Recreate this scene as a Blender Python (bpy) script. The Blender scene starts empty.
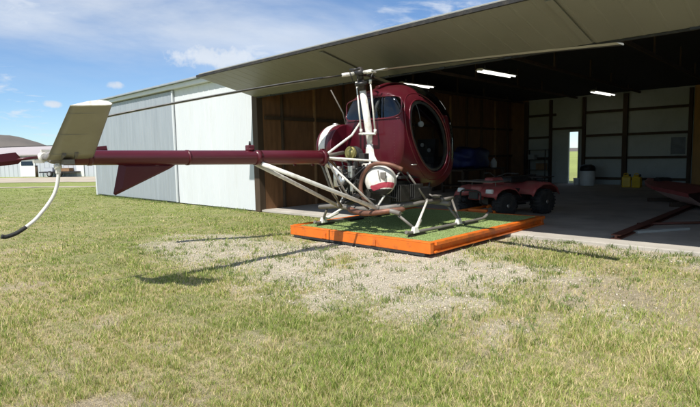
import bpy, bmesh, math, random
import numpy as np
from mathutils import Vector, Matrix

random.seed(7)
RNG = np.random.default_rng(11)
scene = bpy.context.scene
COL = scene.collection
PI = math.pi

# ------------------------------------------------------------------ materials
def new_mat(name):
    m = bpy.data.materials.new(name)
    m.use_nodes = True
    nt = m.node_tree
    return m, nt, nt.nodes['Principled BSDF']

def mat(name, col, rough=0.5, metal=0.0, var=0.12, vscale=6.0, bump=0.0, bscale=40.0, stain=None, stain_amt=0.0,
        stain_scale=2.5, coat=0.0, stretch=(1, 1, 1), rvar=0.1, spec=0.5):
    m, nt, b = new_mat(name)
    N, L = nt.nodes, nt.links
    tc = N.new('ShaderNodeTexCoord')
    mp = N.new('ShaderNodeMapping'); mp.inputs['Scale'].default_value = stretch
    L.new(tc.outputs['Object'], mp.inputs['Vector'])
    n1 = N.new('ShaderNodeTexNoise'); n1.inputs['Scale'].default_value = vscale; n1.inputs['Detail'].default_value = 6
    L.new(mp.outputs[0], n1.inputs['Vector'])
    mr = N.new('ShaderNodeMapRange'); mr.inputs['From Min'].default_value = .3; mr.inputs['From Max'].default_value = .7
    mr.inputs['To Min'].default_value = 1 - var; mr.inputs['To Max'].default_value = 1 + var
    L.new(n1.outputs['Fac'], mr.inputs['Value'])
    mul = N.new('ShaderNodeVectorMath'); mul.operation = 'SCALE'; mul.inputs[0].default_value = col[:3]
    L.new(mr.outputs[0], mul.inputs['Scale'])
    out = mul.outputs[0]
    if stain is not None:
        n2 = N.new('ShaderNodeTexNoise'); n2.inputs['Scale'].default_value = stain_scale; n2.inputs['Detail'].default_value = 8
        n2.inputs['Roughness'].default_value = .7
        L.new(mp.outputs[0], n2.inputs['Vector'])
        r2 = N.new('ShaderNodeMapRange'); r2.inputs['From Min'].default_value = .5; r2.inputs['From Max'].default_value = .72
        r2.inputs['To Max'].default_value = stain_amt
        L.new(n2.outputs['Fac'], r2.inputs['Value'])
        mx = N.new('ShaderNodeMix'); mx.data_type = 'RGBA'
        mx.inputs[7].default_value = (*stain, 1)
        L.new(r2.outputs[0], mx.inputs[0]); L.new(out, mx.inputs[6])
        out = mx.outputs[2]
    L.new(out, b.inputs['Base Color'])
    if rvar:
        r3 = N.new('ShaderNodeMapRange'); r3.inputs['To Min'].default_value = max(.02, rough - rvar); r3.inputs['To Max'].default_value = min(1, rough + rvar)
        L.new(n1.outputs['Fac'], r3.inputs['Value']); L.new(r3.outputs[0], b.inputs['Roughness'])
    else:
        b.inputs['Roughness'].default_value = rough
    b.inputs['Metallic'].default_value = metal
    b.inputs['Specular IOR Level'].default_value = spec
    b.inputs['Coat Weight'].default_value = coat
    b.inputs['Coat Roughness'].default_value = .06
    if bump:
        n4 = N.new('ShaderNodeTexNoise'); n4.inputs['Scale'].default_value = bscale; n4.inputs['Detail'].default_value = 5
        L.new(mp.outputs[0], n4.inputs['Vector'])
        bp = N.new('ShaderNodeBump'); bp.inputs['Strength'].default_value = bump; bp.inputs['Distance'].default_value = .02
        L.new(n4.outputs['Fac'], bp.inputs['Height']); L.new(bp.outputs[0], b.inputs['Normal'])
    return m

M = {}
M['maroon'] = mat('maroon_paint', (.066, .0035, .010), .38, 0, .12, 3, coat=.12, spec=.3, stain=(.08, .02, .022), stain_amt=.4)
M['maroon_trim'] = mat('maroon_trim', (.08, .0045, .012), .34, 0, .1, 5, coat=.3)
M['boom'] = mat('boom_paint', (.085, .005, .013), .36, 0, .12, 4, coat=.25, stain=(.10, .03, .03), stain_amt=.4, stretch=(1, .4, 1))
M['white_tube'] = mat('white_tube_paint', (.74, .73, .68), .42, 0, .08, 9, stain=(.33, .27, .20), stain_amt=.75, stain_scale=9)
M['grey_tube'] = mat('weathered_grey_paint', (.16, .15, .135), .5, 0, .15, 8, stain=(.16, .12, .09), stain_amt=.8, stain_scale=7)
M['dark_metal'] = mat('dark_steel', (.035, .034, .034), .42, .4, .3, 9, stain=(.12, .08, .05), stain_amt=.5)
M['alu'] = mat('dull_aluminium', (.55, .55, .53), .38, .85, .12, 10)
M['engine'] = mat('engine_casting', (.045, .045, .043), .55, .5, .3, 12, stain=(.03, .025, .02), stain_amt=.9)
M['copper'] = mat('heat_browned_steel', (.20, .095, .065), .55, .4, .25, 9, stain=(.13, .07, .05), stain_amt=.7)
M['red_mark'] = mat('red_marking', (.40, .05, .08), .4, 0, .1)
M['black'] = mat('black_plastic', (.014, .014, .015), .5, 0, .2)
M['rubber'] = mat('black_rubber', (.02, .02, .021), .8, 0, .25, 12, bump=.3, bscale=60, stain=(.09, .075, .055), stain_amt=.5, stain_scale=7)
M['olive_pulley'] = mat('olive_zinc_pulley', (.27, .24, .09), .42, .5, .2, 14)
M['blade'] = mat('grey_blade_paint', (.36, .36, .34), .5, 0, .08, 5, stain=(.2, .19, .17), stain_amt=.4)
M['fin_white'] = mat('olive_grey_stabilizer', (.30, .285, .24), .45, 0, .06, 6, stain=(.22, .20, .15), stain_amt=.5)
M['orange'] = mat('orange_enamel', (.74, .165, .016), .42, 0, .1, 5, stain=(.20, .075, .03), stain_amt=.7, stain_scale=7)
M['seat'] = mat('dark_seat_vinyl', (.06, .055, .055), .6)
M['skin_white'] = mat('white_wall_steel', (.62, .65, .675), .42, 0, .03, 1.2, stain=(.50, .52, .50), stain_amt=.35, stretch=(1, 1, .25))
M['galv'] = mat('galvanized_steel', (.325, .36, .40), .42, .15, .10, 2.2, stain=(.36, .38, .40), stain_amt=.6, stretch=(3, 1, .25))
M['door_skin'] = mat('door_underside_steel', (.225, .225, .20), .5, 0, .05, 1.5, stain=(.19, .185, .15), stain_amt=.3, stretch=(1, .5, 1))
M['roof'] = mat('roof_steel', (.62, .64, .66), .4, .1, .06, 2)
M['ply'] = mat('brown_plywood', (.20, .10, .046), .75, 0, .2, 3, stretch=(1, 3, .6), stain=(.10, .05, .025), stain_amt=.6)
M['ply_light'] = mat('tan_plywood', (.50, .26, .08), .7, 0, .15, 3, stretch=(3, 1, .5))
M['wood'] = mat('dark_timber', (.065, .042, .026), .8, 0, .25, 5, stretch=(1, 1, .3))
M['wood_tan'] = mat('timber_stud', (.26, .15, .075), .8, 0, .2, 5)
M['liner'] = mat('white_liner_steel', (.40, .43, .415), .5, 0, .06, 1.5, stain=(.29, .30, .28), stain_amt=.5)
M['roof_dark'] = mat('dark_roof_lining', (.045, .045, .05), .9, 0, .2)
M['concrete'] = mat('concrete_slab', (.44, .41, .36), .85, 0, .14, 1.6, bump=.25, bscale=60, stain=(.27, .245, .205), stain_amt=.7, stain_scale=1.1)
M['red_plastic'] = mat('faded_red_plastic', (.36, .075, .075), .5, 0, .15, 5, stain=(.24, .13, .09), stain_amt=.75, stain_scale=5)
M['rust_red'] = mat('rusty_red_steel', (.13, .045, .03), .7, .2, .25, 7, stain=(.12, .06, .035), stain_amt=.8)
M['yellow'] = mat('yellow_plastic', (.72, .47, .02), .45, 0, .1)
M['white_plastic'] = mat('white_plastic', (.70, .71, .70), .5, 0, .06)
M['blue_tarp'] = mat('dark_blue_tarpaulin', (.014, .022, .11), .55, 0, .25, 4, bump=.4, bscale=8)
M['hull_pale'] = mat('pale_hull', (.70, .50, .47), .5, 0, .1)
M['win_dark'] = mat('dark_window', (.012, .025, .045), .25, 0, .1, spec=.25)
M['far_wall'] = mat('far_white_steel', (.46, .49, .53), .5, 0, .04, .3)
M['far_roof'] = mat('far_pale_roof', (.40, .36, .36), .6, 0, .06, .3)
M['dark_paint'] = mat('dark_vehicle_paint', (.02, .022, .026), .3, 0, .1, coat=.5)
M['hill'] = mat('dry_hill', (.125, .108, .092), .95, 0, .25, .004, stain=(.08, .075, .06), stain_amt=.7, stain_scale=.008)
M['road'] = mat('gravel_road', (.40, .345, .27), .95, 0, .12, .5)
M['headlight'] = mat('headlight_lens', (.7, .7, .66), .15, 0, .05)

def glass_mat(name, tint, gloss_rough=.03, t=0.85):
    m, nt, b = new_mat(name)
    N, L = nt.nodes, nt.links
    N.remove(b)
    tr = N.new('ShaderNodeBsdfTransparent'); tr.inputs[0].default_value = (*tint, 1)
    gl = N.new('ShaderNodeBsdfGlossy'); gl.inputs['Roughness'].default_value = gloss_rough; gl.inputs[0].default_value = (.9, .95, 1, 1)
    fr = N.new('ShaderNodeFresnel'); fr.inputs[0].default_value = 1.55
    mx = N.new('ShaderNodeMixShader')
    L.new(fr.outputs[0], mx.inputs[0]); L.new(tr.outputs[0], mx.inputs[1]); L.new(gl.outputs[0], mx.inputs[2])
    L.new(mx.outputs[0], N['Material Output'].inputs[0])
    return m
M['cabin_glass'] = glass_mat('tinted_cabin_glass', (.10, .20, .32))
M['door_glass'] = glass_mat('clear_door_glass', (.74, .77, .80))

def lamp_mat():
    m, nt, b = new_mat('fluorescent_tube')
    b.inputs['Base Color'].default_value = (.9, .9, .85, 1)
    b.inputs['Emission Color'].default_value = (1, .97, .88, 1)
    b.inputs['Emission Strength'].default_value = 1.5
    return m
M['tube_light'] = lamp_mat()

def attr_mat(name, attr, rough=.8, noise=None, bump=0, bscale=30, transl=0.0, spec=.3):
    m, nt, b = new_mat(name)
    N, L = nt.nodes, nt.links
    a = N.new('ShaderNodeAttribute'); a.attribute_name = attr
    out = a.outputs['Color']
    if noise:
        g = N.new('ShaderNodeNewGeometry')
        prev = None
        for sc, amt in noise:
            n = N.new('ShaderNodeTexNoise'); n.inputs['Scale'].default_value = sc; n.inputs['Detail'].default_value = 6
            n.inputs['Roughness'].default_value = .65
            L.new(g.outputs['Position'], n.inputs['Vector'])
            r = N.new('ShaderNodeMapRange'); r.inputs['From Min'].default_value = .3; r.inputs['From Max'].default_value = .7
            r.inputs['To Min'].default_value = 1 - amt; r.inputs['To Max'].default_value = 1 + amt
            L.new(n.outputs['Fac'], r.inputs['Value'])
            v = N.new('ShaderNodeVectorMath'); v.operation = 'SCALE'
            L.new(out, v.inputs[0]); L.new(r.outputs[0], v.inputs['Scale'])
            out = v.outputs[0]
            prev = n
        if bump:
            bp = N.new('ShaderNodeBump'); bp.inputs['Strength'].default_value = bump; bp.inputs['Distance'].default_value = .03
            L.new(prev.outputs['Fac'], bp.inputs['Height']); L.new(bp.outputs[0], b.inputs['Normal'])
    L.new(out, b.inputs['Base Color'])
    b.inputs['Roughness'].default_value = rough
    b.inputs['Specular IOR Level'].default_value = spec
    if transl:
        tr = N.new('ShaderNodeBsdfTranslucent'); L.new(out, tr.inputs[0])
        mx = N.new('ShaderNodeMixShader'); mx.inputs[0].default_value = transl
        L.new(b.outputs[0], mx.inputs[1]); L.new(tr.outputs[0], mx.inputs[2])
        L.new(mx.outputs[0], N['Material Output'].inputs[0])
    return m
M['ground'] = attr_mat('ground_cover', 'cover', .95, [(2.2, .14), (18, .30), (95, .55)], .9)
M['grass'] = attr_mat('grass_blades', 'cover', .6, None, transl=.45)
M['pebble'] = attr_mat('pebbles', 'cover', .9, None)
M['turf'] = attr_mat('green_turf_pile', 'cover', .8, None, transl=.15)

# ------------------------------------------------------------------ mesh builder
def cr(pts, n=8):
    """smooth (Catmull-Rom) path through points"""
    P = [Vector(p) for p in pts]; P = [2 * P[0] - P[1]] + P + [2 * P[-1] - P[-2]]
    out = []
    for i in range(1, len(P) - 2):
        a, b, c, d = P[i - 1], P[i], P[i + 1], P[i + 2]
        for k in range(n):
            t = k / n
            out.append(.5 * ((2 * b) + (c - a) * t + (2 * a - 5 * b + 4 * c - d) * t * t + (3 * b - a - 3 * c + d) * t ** 3))
    out.append(P[-2])
    return out

class MB:
    def __init__(s): s.v, s.f, s.sm = [], [], []
    def add(s, vs, fs, smooth=False):
        o = len(s.v); s.v += [tuple(v) for v in vs]
        s.f += [tuple(i + o for i in f) for f in fs]; s.sm += [smooth] * len(fs); return s
    def box(s, c, d, rz=0, top=(1, 1), off=(0, 0)):
        x, y, z = d[0] / 2, d[1] / 2, d[2] / 2; vs = []
        ca, sa = math.cos(rz), math.sin(rz)
        for zz, (tx, ty), (ox, oy) in ((-z, (1, 1), (0, 0)), (z, top, off)):
            for sx, sy in ((-1, -1), (1, -1), (1, 1), (-1, 1)):
                px, py = sx * x * tx + ox, sy * y * ty + oy
                vs.append((c[0] + px * ca - py * sa, c[1] + px * sa + py * ca, c[2] + zz))
        return s.add(vs, [(3, 2, 1, 0), (4, 5, 6, 7), (0, 1, 5, 4), (1, 2, 6, 5), (2, 3, 7, 6), (3, 0, 4, 7)])
    def b2(s, a, b):
        return s.box([(a[i] + b[i]) / 2 for i in range(3)], [abs(b[i] - a[i]) for i in range(3)])
    def tube(s, pts, r, seg=10, caps=True, flat=1.0, flatdir=None):
        P = [Vector(p) for p in pts]; n = len(P)
        R = r if isinstance(r, (list, tuple)) else [r] * n
        vs, fs = [], []
        T = [(P[min(i + 1, n - 1)] - P[max(i - 1, 0)]).normalized() for i in range(n)]
        up = Vector(flatdir) if flatdir else (Vector((0, 0, 1)) if abs(T[0].z) < .9 else Vector((1, 0, 0)))
        a = (up - T[0] * up.dot(T[0])).normalized()
        for i in range(n):
            a = (a - T[i] * a.dot(T[i])).normalized(); b = T[i].cross(a)
            for k in range(seg):
                t = 2 * PI * k / seg
                vs.append(P[i] + a * (R[i] * math.cos(t) * flat) + b * (R[i] * math.sin(t)))
        for i in range(n - 1):
            for k in range(seg):
                k2 = (k + 1) % seg
                fs.append((i * seg + k, i * seg + k2, (i + 1) * seg + k2, (i + 1) * seg + k))
        s.add(vs, fs, True)
        if caps:
            o = len(s.v) - n * seg
            s.f.append(tuple(o + k for k in reversed(range(seg)))); s.sm.append(False)
            s.f.append(tuple(o + (n - 1) * seg + k for k in range(seg))); s.sm.append(False)
        return s
    def lathe(s, c, axis, prof, seg=32, a0=0, a1=2 * PI, smooth=True):
        """prof: (distance along axis, radius)"""
        ax = Vector(axis).normalized(); up = Vector((0, 0, 1)) if abs(ax.z) < .9 else Vector((1, 0, 0))
        a = (up - ax * up.dot(ax)).normalized(); b = ax.cross(a); c = Vector(c)
        vs, fs = [], []
        full = abs(a1 - a0 - 2 * PI) < 1e-6
        m = seg if full else seg + 1
        for d, r in prof:
            for k in range(m):
                t = a0 + (a1 - a0) * k / seg
                vs.append(c + ax * d + a * (r * math.cos(t)) + b * (r * math.sin(t)))
        for i in range(len(prof) - 1):
            for k in range(seg):
                k2 = (k + 1) % m
                fs.append((i * m + k, i * m + k2, (i + 1) * m + k2, (i + 1) * m + k))
        s.add(vs, fs, smooth)
        o = len(s.v) - len(prof) * m
        if full and prof[0][1] > 1e-4: s.f.append(tuple(o + k for k in reversed(range(m)))); s.sm.append(False)
        if full and prof[-1][1] > 1e-4: s.f.append(tuple(o + (len(prof) - 1) * m + k for k in range(m))); s.sm.append(False)
        return s
    def prism(s, poly, axis, d0, d1):
        """poly 2-D points extruded along an axis: 'x' -> (y,z), 'y' -> (x,z), 'z' -> (x,y)"""
        def mk(p, d): return {'x': (d, p[0], p[1]), 'y': (p[0], d, p[1]), 'z': (p[0], p[1], d)}[axis]
        n = len(poly)
        vs = [mk(p, d0) for p in poly] + [mk(p, d1) for p in poly]
        fs = [tuple(reversed(range(n))), tuple(range(n, 2 * n))] + [(i, (i + 1) % n, n + (i + 1) % n, n + i) for i in range(n)]
        return s.add(vs, fs)
    def build(s, name, m, parent=None, org=(0, 0, 0), bevel=0, seg=2):
        me = bpy.data.meshes.new(name)
        ox, oy, oz = org
        me.from_pydata([(x - ox, y - oy, z - oz) for x, y, z in s.v], [], s.f)
        bm = bmesh.new(); bm.from_mesh(me)
        bmesh.ops.recalc_face_normals(bm, faces=bm.faces); bm.to_mesh(me); bm.free()
        me.polygons.foreach_set('use_smooth', s.sm)
        me.materials.append(M[m] if isinstance(m, str) else m)
        o = bpy.data.objects.new(name, me); COL.objects.link(o)
        if parent is not None: o.parent = parent
        if bevel:
            b = o.modifiers.new('bevel', 'BEVEL'); b.width = bevel; b.segments = seg; b.limit_method = 'ANGLE'; b.angle_limit = .6
        return o

def tag(o, label=None, cat=None, group=None, kind=None):
    for k, v in (('label', label), ('category', cat), ('group', group), ('kind', kind)):
        if v: o[k] = v
    return o
def thing(name, loc, label, cat, rz=0, group=None):
    o = bpy.data.objects.new(name, None); COL.objects.link(o)
    o.location = loc; o.rotation_euler = (0, 0, rz); o.empty_display_size = .2
    return tag(o, label, cat, group)
def copy_tree(o, parent=None):
    c = o.copy(); COL.objects.link(c); c.parent = parent
    for ch in [k for k in o.children]: copy_tree(ch, c)
    return c

# ------------------------------------------------------------------ value noise (numpy)
def vnoise(x, y, seed=0):
    xi, yi = np.floor(x).astype(np.int64), np.floor(y).astype(np.int64)
    fx, fy = x - xi, y - yi
    fx, fy = fx * fx * (3 - 2 * fx), fy * fy * (3 - 2 * fy)
    def h(a, b):
        n = (a * 374761393 + b * 668265263 + seed * 1442695041) & 0xffffffff
        n = ((n ^ (n >> 13)) * 1274126177) & 0xffffffff
        return ((n ^ (n >> 16)) & 0xffff) / 65535.0
    a, b, c, d = h(xi, yi), h(xi + 1, yi), h(xi, yi + 1), h(xi + 1, yi + 1)
    return (a * (1 - fx) + b * fx) * (1 - fy) + (c * (1 - fx) + d * fx) * fy
def fbm(x, y, sc, seed=0, oct=4):
    s, a, t = 0, 1, 0
    for o in range(oct):
        s = s + a * vnoise(x * sc * 2 ** o + 17.3 * o, y * sc * 2 ** o - 9.1 * o, seed + o); t += a; a *= .55
    return s / t
def sstep(a, b, x):
    t = np.clip((x - a) / (b - a), 0, 1); return t * t * (3 - 2 * t)

CAM = (11.1117, -8.0508, 1.45)
def cover(x, y):
    """gravel, dirt, green amounts (0..1) over the yard"""
    w1 = fbm(x, y, .9, 3); w2 = fbm(x, y, .35, 9); w3 = fbm(x, y, 2.6, 21)
    r = np.sqrt(((x - 6.5) / 2.75) ** 2 + ((y + 2.85) / 2.05) ** 2)
    g = sstep(1.25, .5, r + (w1 - .5) * .8 + (w3 - .5) * .8)
    g2 = sstep(1.0, .2, np.abs(y + .25) / .75 + (w3 - .5) * 1.2) * sstep(6.2, 7.6, x) * .75
    g3 = sstep(1.1, .5, np.sqrt(((x - 4.0) / 1.9) ** 2 + ((y + 3.5) / 1.1) ** 2) + (w1 - .5) * 1.0) * .8
    g = np.maximum(np.maximum(g, g2), g3)
    g = g * sstep(.22, .5, w3 + .12)
    d = .75 * sstep(.55, .70, fbm(x, y, 1.4, 41) * .7 + w2 * .3)
    # worn strip towards the camera's left and the right of the yard
    near = np.exp(-(((x - 7.9) / 1.3) ** 2 + ((y + 6.6) / .8) ** 2))
    right = np.exp(-(((x - 9.6) / 1.3) ** 2 + ((y + 2.6) / 1.3) ** 2))
    d = np.clip(d + .8 * near * sstep(.38, .58, w3) + .95 * right * sstep(.25, .5, w1 * .5 + w3 * .5), 0, 1)
    far = sstep(6.0, 1.0, x) * sstep(-8, -2.5, y)
    gr = np.clip(.18 + .62 * sstep(.30, .72, fbm(x, y, .9, 63) * .45 + w3 * .55) + .55 * far + .30 * np.exp(-(((x - 8.6) / 1.5) ** 2 + ((y + 5.3) / .9) ** 2)), 0, 1)
    d = d * (1 - .75 * far)
    return g, d, gr

# ------------------------------------------------------------------ ground
def build_ground():
    def axis(c, inner, step, outer, growth):
        a = list(np.arange(-inner, inner + 1e-6, step)); v, s = inner, step
        pos = []
        while v < outer: s *= growth; v += s; pos.append(v)
        return c + np.array([-p for p in reversed(pos)] + a + pos)
    # axes of the sheet run along and across the hangar front
    xs = axis(6.5, 6.0, .05, 4000, 1.09); ys = axis(-4.0, 4.6, .05, 4000, 1.09)
    X, Y = np.meshgrid(xs, ys)
    x, y = X.ravel(), Y.ravel()
    dist = np.hypot(x - CAM[0], y - CAM[1])
    g, d, gr = cover(x, y)
    z = (fbm(x, y, 1.3, 5) - .5) * .05 + (fbm(x, y, 6, 15) - .5) * .022
    z *= sstep(60, 20, dist)
    flat = sstep(-.9, -.05, y) * sstep(-13, -12, x) * sstep(60, 40, dist)
    z = z * (1 - flat) - .012 * flat
    plat = sstep(1.2, .4, np.maximum(np.abs(x - 5.6) / 1.9, np.abs(y + .4) / 2.3))
    z = z * (1 - .8 * plat)
    straw = np.array([.47, .38, .215]); green = np.array([.20, .235, .07]); soil = np.array([.43, .355, .25]); grav = np.array([.55, .49, .385])
    farc = np.array([.26, .30, .09])
    c = straw * (1 - gr[:, None] * .8) + green * gr[:, None] * .8
    c = c * (1 - .85 * d[:, None]) + soil * .85 * d[:, None]
    c = c * (1 - g[:, None]) + grav * g[:, None]
    ff = sstep(18, 40, dist)[:, None]
    fvar = (.75 + .5 * fbm(x, y, .12, 77))[:, None]
    c = c * (1 - ff) + farc * ff * fvar
    ny, nx = X.shape
    me = bpy.data.meshes.new('ground')
    idx = np.arange(nx * ny).reshape(ny, nx)
    q = np.stack([idx[:-1, :-1], idx[:-1, 1:], idx[1:, 1:], idx[1:, :-1]], -1).reshape(-1, 4)
    me.vertices.add(nx * ny); me.vertices.foreach_set('co', np.stack([x, y, z], 1).ravel().astype(np.float32))
    me.loops.add(q.size); me.loops.foreach_set('vertex_index', q.ravel().astype(np.int32))
    me.polygons.add(len(q)); me.polygons.foreach_set('loop_start', np.arange(0, q.size, 4, dtype=np.int32))
    me.update(calc_edges=True)
    a = me.color_attributes.new('cover', 'FLOAT_COLOR', 'POINT')
    a.data.foreach_set('color', np.concatenate([c, np.ones((len(c), 1))], 1).ravel().astype(np.float32))
    me.materials.append(M['ground'])
    me.polygons.foreach_set('use_smooth', np.ones(len(q), dtype=bool))
    o = bpy.data.objects.new('ground', me); COL.objects.link(o); tag(o, kind='structure')
build_ground()

def raw_mesh(name, verts, faces_list, colors, m):
    """verts (n,3); faces_list: list of (k, idx array (m,k)); colors (n,3)"""
    me = bpy.data.meshes.new(name)
    me.vertices.add(len(verts)); me.vertices.foreach_set('co', verts.ravel().astype(np.float32))
    li = np.concatenate([f.ravel() for f in faces_list]).astype(np.int32)
    starts, o = [], 0
    for f in faces_list:
        k = f.shape[1]; starts.append(o + np.arange(len(f)) * k); o += f.size
    starts = np.concatenate(starts).astype(np.int32)
    me.loops.add(len(li)); me.loops.foreach_set('vertex_index', li)
    me.polygons.add(len(starts)); me.polygons.foreach_set('loop_start', starts)
    me.update(calc_edges=True)
    a = me.color_attributes.new('cover', 'FLOAT_COLOR', 'POINT')
    a.data.foreach_set('color', np.concatenate([colors, np.ones((len(colors), 1))], 1).ravel().astype(np.float32))
    me.materials.append(M[m])
    ob = bpy.data.objects.new(name, me); COL.objects.link(ob)
    return ob

def blades(x, y, z0, h, w, col, rng, lean=.5):
    n = len(x)
    a = rng.uniform(0, 2 * PI, n); b = rng.uniform(0, 2 * PI, n)
    dx, dy = np.cos(a), np.sin(a)
    lx, ly = np.cos(b) * lean * h * rng.uniform(.2, 1, n), np.sin(b) * lean * h * rng.uniform(.2, 1, n)
    V = np.zeros((n, 5, 3))
    V[:, 0] = np.stack([x - dx * w / 2, y - dy * w / 2, z0], 1); V[:, 1] = np.stack([x + dx * w / 2, y + dy * w / 2, z0], 1)
    mx, my, mz = x + lx * .35, y + ly * .35, z0 + h * .6
    V[:, 2] = np.stack([mx + dx * w * .4, my + dy * w * .4, mz], 1); V[:, 3] = np.stack([mx - dx * w * .4, my - dy * w * .4, mz], 1)
    V[:, 4] = np.stack([x + lx, y + ly, z0 + h * .95], 1)
    base = (np.arange(n) * 5)[:, None]
    quads = base + np.array([[0, 1, 2, 3]]); tris = base + np.array([[3, 2, 4]])
    return V.reshape(-1, 3), quads, tris, np.repeat(col, 5, axis=0)

def build_grass():
    rng = np.random.default_rng(5)
    n = 1150000
    d = 2.2 * (46 / 2.2) ** (rng.random(n) ** 1.22)
    ang = math.radians(133.8) + rng.uniform(-1.08, .86, n)  # looking towards (-.69, .72)
    x = CAM[0] + d * np.cos(ang); y = CAM[1] + d * np.sin(ang)
    # tufts: pull many blades towards tuft centres
    tx, ty = np.floor(x / .13), np.floor(y / .13)
    jx = vnoise(tx * 7.1, ty * 5.3, 1); jy = vnoise(tx * 3.7, ty * 9.1, 2)
    k = rng.random(n) * .6 * (rng.random(n) < .7)
    x = x * (1 - k) + (tx + jx) * .13 * k; y = y * (1 - k) + (ty + jy) * .13 * k
    g, dd, gr = cover(x, y)
    tuft = fbm(x, y, 3.1, 88, 3)
    p = np.clip((1 - .95 * g) * (1 - .86 * dd) * (.62 + .55 * sstep(.3, .62, tuft)), 0, 1)
    keep = rng.random(n) < p
    keep &= ~((y > .06) & (x > -.3)) & ~((y > -.12) & (x > -11.6)) & ~((x > 4.05) & (x < 7.15) & (y > -2.4))
    keep &= ~((x < -18) & (np.abs((x + 31.64) * -.541 + (y - .59) * .841) < 7)) | (d < 18)
    x, y, d, gr, dd, tuft = x[keep], y[keep], d[keep], gr[keep], dd[keep], tuft[keep]
    n = len(x)
    big = fbm(x, y, .5, 50)
    h = rng.uniform(.02, .062, n) * (.7 + .5 * sstep(.35, .7, tuft)) * (.8 + .4 * big)
    far_left = sstep(5, 0, x)
    h *= 1 - .35 * far_left
    clump = sstep(.66, .80, fbm(x, y, 2.2, 131, 3)); h *= 1 + .35 * clump
    tall = rng.random(n) < .045
    h = np.where(tall, h * 1.7, h)
    w = rng.uniform(.0028, .0058, n) * np.clip(d / 4.2, .9, 7)
    t = rng.random(n)
    green = np.array([.215, .31, .062]); lime = np.array([.385, .44, .12]); straw = np.array([.66, .55, .32]); dark = np.array([.15, .20, .06])
    ps = .50 - .30 * gr + .25 * dd
    c = np.where((t < ps)[:, None], straw, np.where((t < ps + .36)[:, None], lime, np.where((t < .93)[:, None], green, dark)))
    farg = sstep(12, 24, d)[:, None] * .5
    c = c * (1 - farg) + np.array([.27, .33, .085]) * farg
    c = c * rng.uniform(.88, 1.34, n)[:, None] * (.93 + .14 * big)[:, None]
    z0 = (fbm(x, y, 1.3, 5) - .5) * .05 - .01
    V, q, tr, cc = blades(x, y, z0, h, w, c, rng, .8)
    o = raw_mesh('grass', V, [q, tr], cc, 'grass')
    tag(o, 'patchy mown grass, part green and part straw coloured, over the yard', 'grass', kind='stuff')
    # low broad-leaved weeds in the gravel and along the slab
    n = 9000
    cx = np.concatenate([rng.uniform(3.0, 9.6, 420), rng.uniform(7.2, 12.5, 150), rng.uniform(-11.3, -.1, 120)])
    cy = np.concatenate([rng.uniform(-4.9, -1.2, 420), rng.uniform(-.75, .2, 150), rng.uniform(-.35, -.1, 120)])
    ok = ~((cx > 3.95) & (cx < 7.25) & (cy > -2.5)); cx, cy = cx[ok], cy[ok]
    i = rng.integers(0, len(cx), n)
    rad = rng.uniform(.015, .07, len(cx))
    x = cx[i] + rng.normal(0, 1, n) * rad[i]; y = cy[i] + rng.normal(0, 1, n) * rad[i]
    y = np.where(cx[i] < 0, np.minimum(y, -.08), y)
    y = np.minimum(y, .06)
    h = rng.uniform(.03, .09, n) * (.5 + rad[i] * 11); w = rng.uniform(.006, .012, n)
    c = np.array([.21, .27, .09]) * rng.uniform(.7, 1.4, n)[:, None]
    V, q, tr, cc = blades(x, y, (fbm(x, y, 1.3, 5) - .5) * .05 - .01, h, w, c, rng, 1.1)
    o = raw_mesh('weeds', V, [q, tr], cc, 'grass')
    tag(o, 'small green weeds sprouting through gravel and along the slab edge', 'weeds', kind='stuff')
build_grass()

def build_gravel():
    rng = np.random.default_rng(8)
    n = 120000
    x = rng.uniform(2.2, 11.5, n); y = rng.uniform(-5.4, .08, n)
    g, dd, gr = cover(x, y)
    keep = rng.random(n) < np.clip(g ** 1.4 + .10 * dd + .004, 0, 1)
    keep &= ~((x > 4.1) & (x < 7.1) & (y > -2.2))
    x, y = x[keep], y[keep]; n = len(x)
    s = rng.uniform(.003, .009, n) * np.where(rng.random(n) < .06, 2.2, 1)
    base = np.array([[1, 0, 0], [-.5, .87, 0], [-.5, -.87, 0], [.1, 0, .8], [0.0, 0, -.6]])
    a = rng.uniform(0, 2 * PI, n); ca, sa = np.cos(a), np.sin(a)
    jit = rng.uniform(.7, 1.3, (n, 5, 3))
    B = base[None] * jit * s[:, None, None]
    V = np.stack([B[..., 0] * ca[:, None] - B[..., 1] * sa[:, None] + x[:, None], B[..., 0] * sa[:, None] + B[..., 1] * ca[:, None] + y[:, None],
                  B[..., 2] + ((fbm(x, y, 1.3, 5) - .5) * .05 + (fbm(x, y, 6, 15) - .5) * .022 + s * .25)[:, None]], -1)
    bi = (np.arange(n) * 5)[:, None, None]
    T = np.array([[0, 1, 3], [1, 2, 3], [2, 0, 3], [1, 0, 4], [2, 1, 4], [0, 2, 4]])[None]
    tris = (bi + T).reshape(-1, 3)
    c = np.array([.54, .485, .39]) * rng.uniform(.78, 1.12, n)[:, None]
    o = raw_mesh('gravel', V.reshape(-1, 3), [tris], np.repeat(c, 5, axis=0), 'pebble')
    tag(o, 'pale loose gravel scattered before the orange platform', 'gravel', kind='stuff')
build_gravel()

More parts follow.
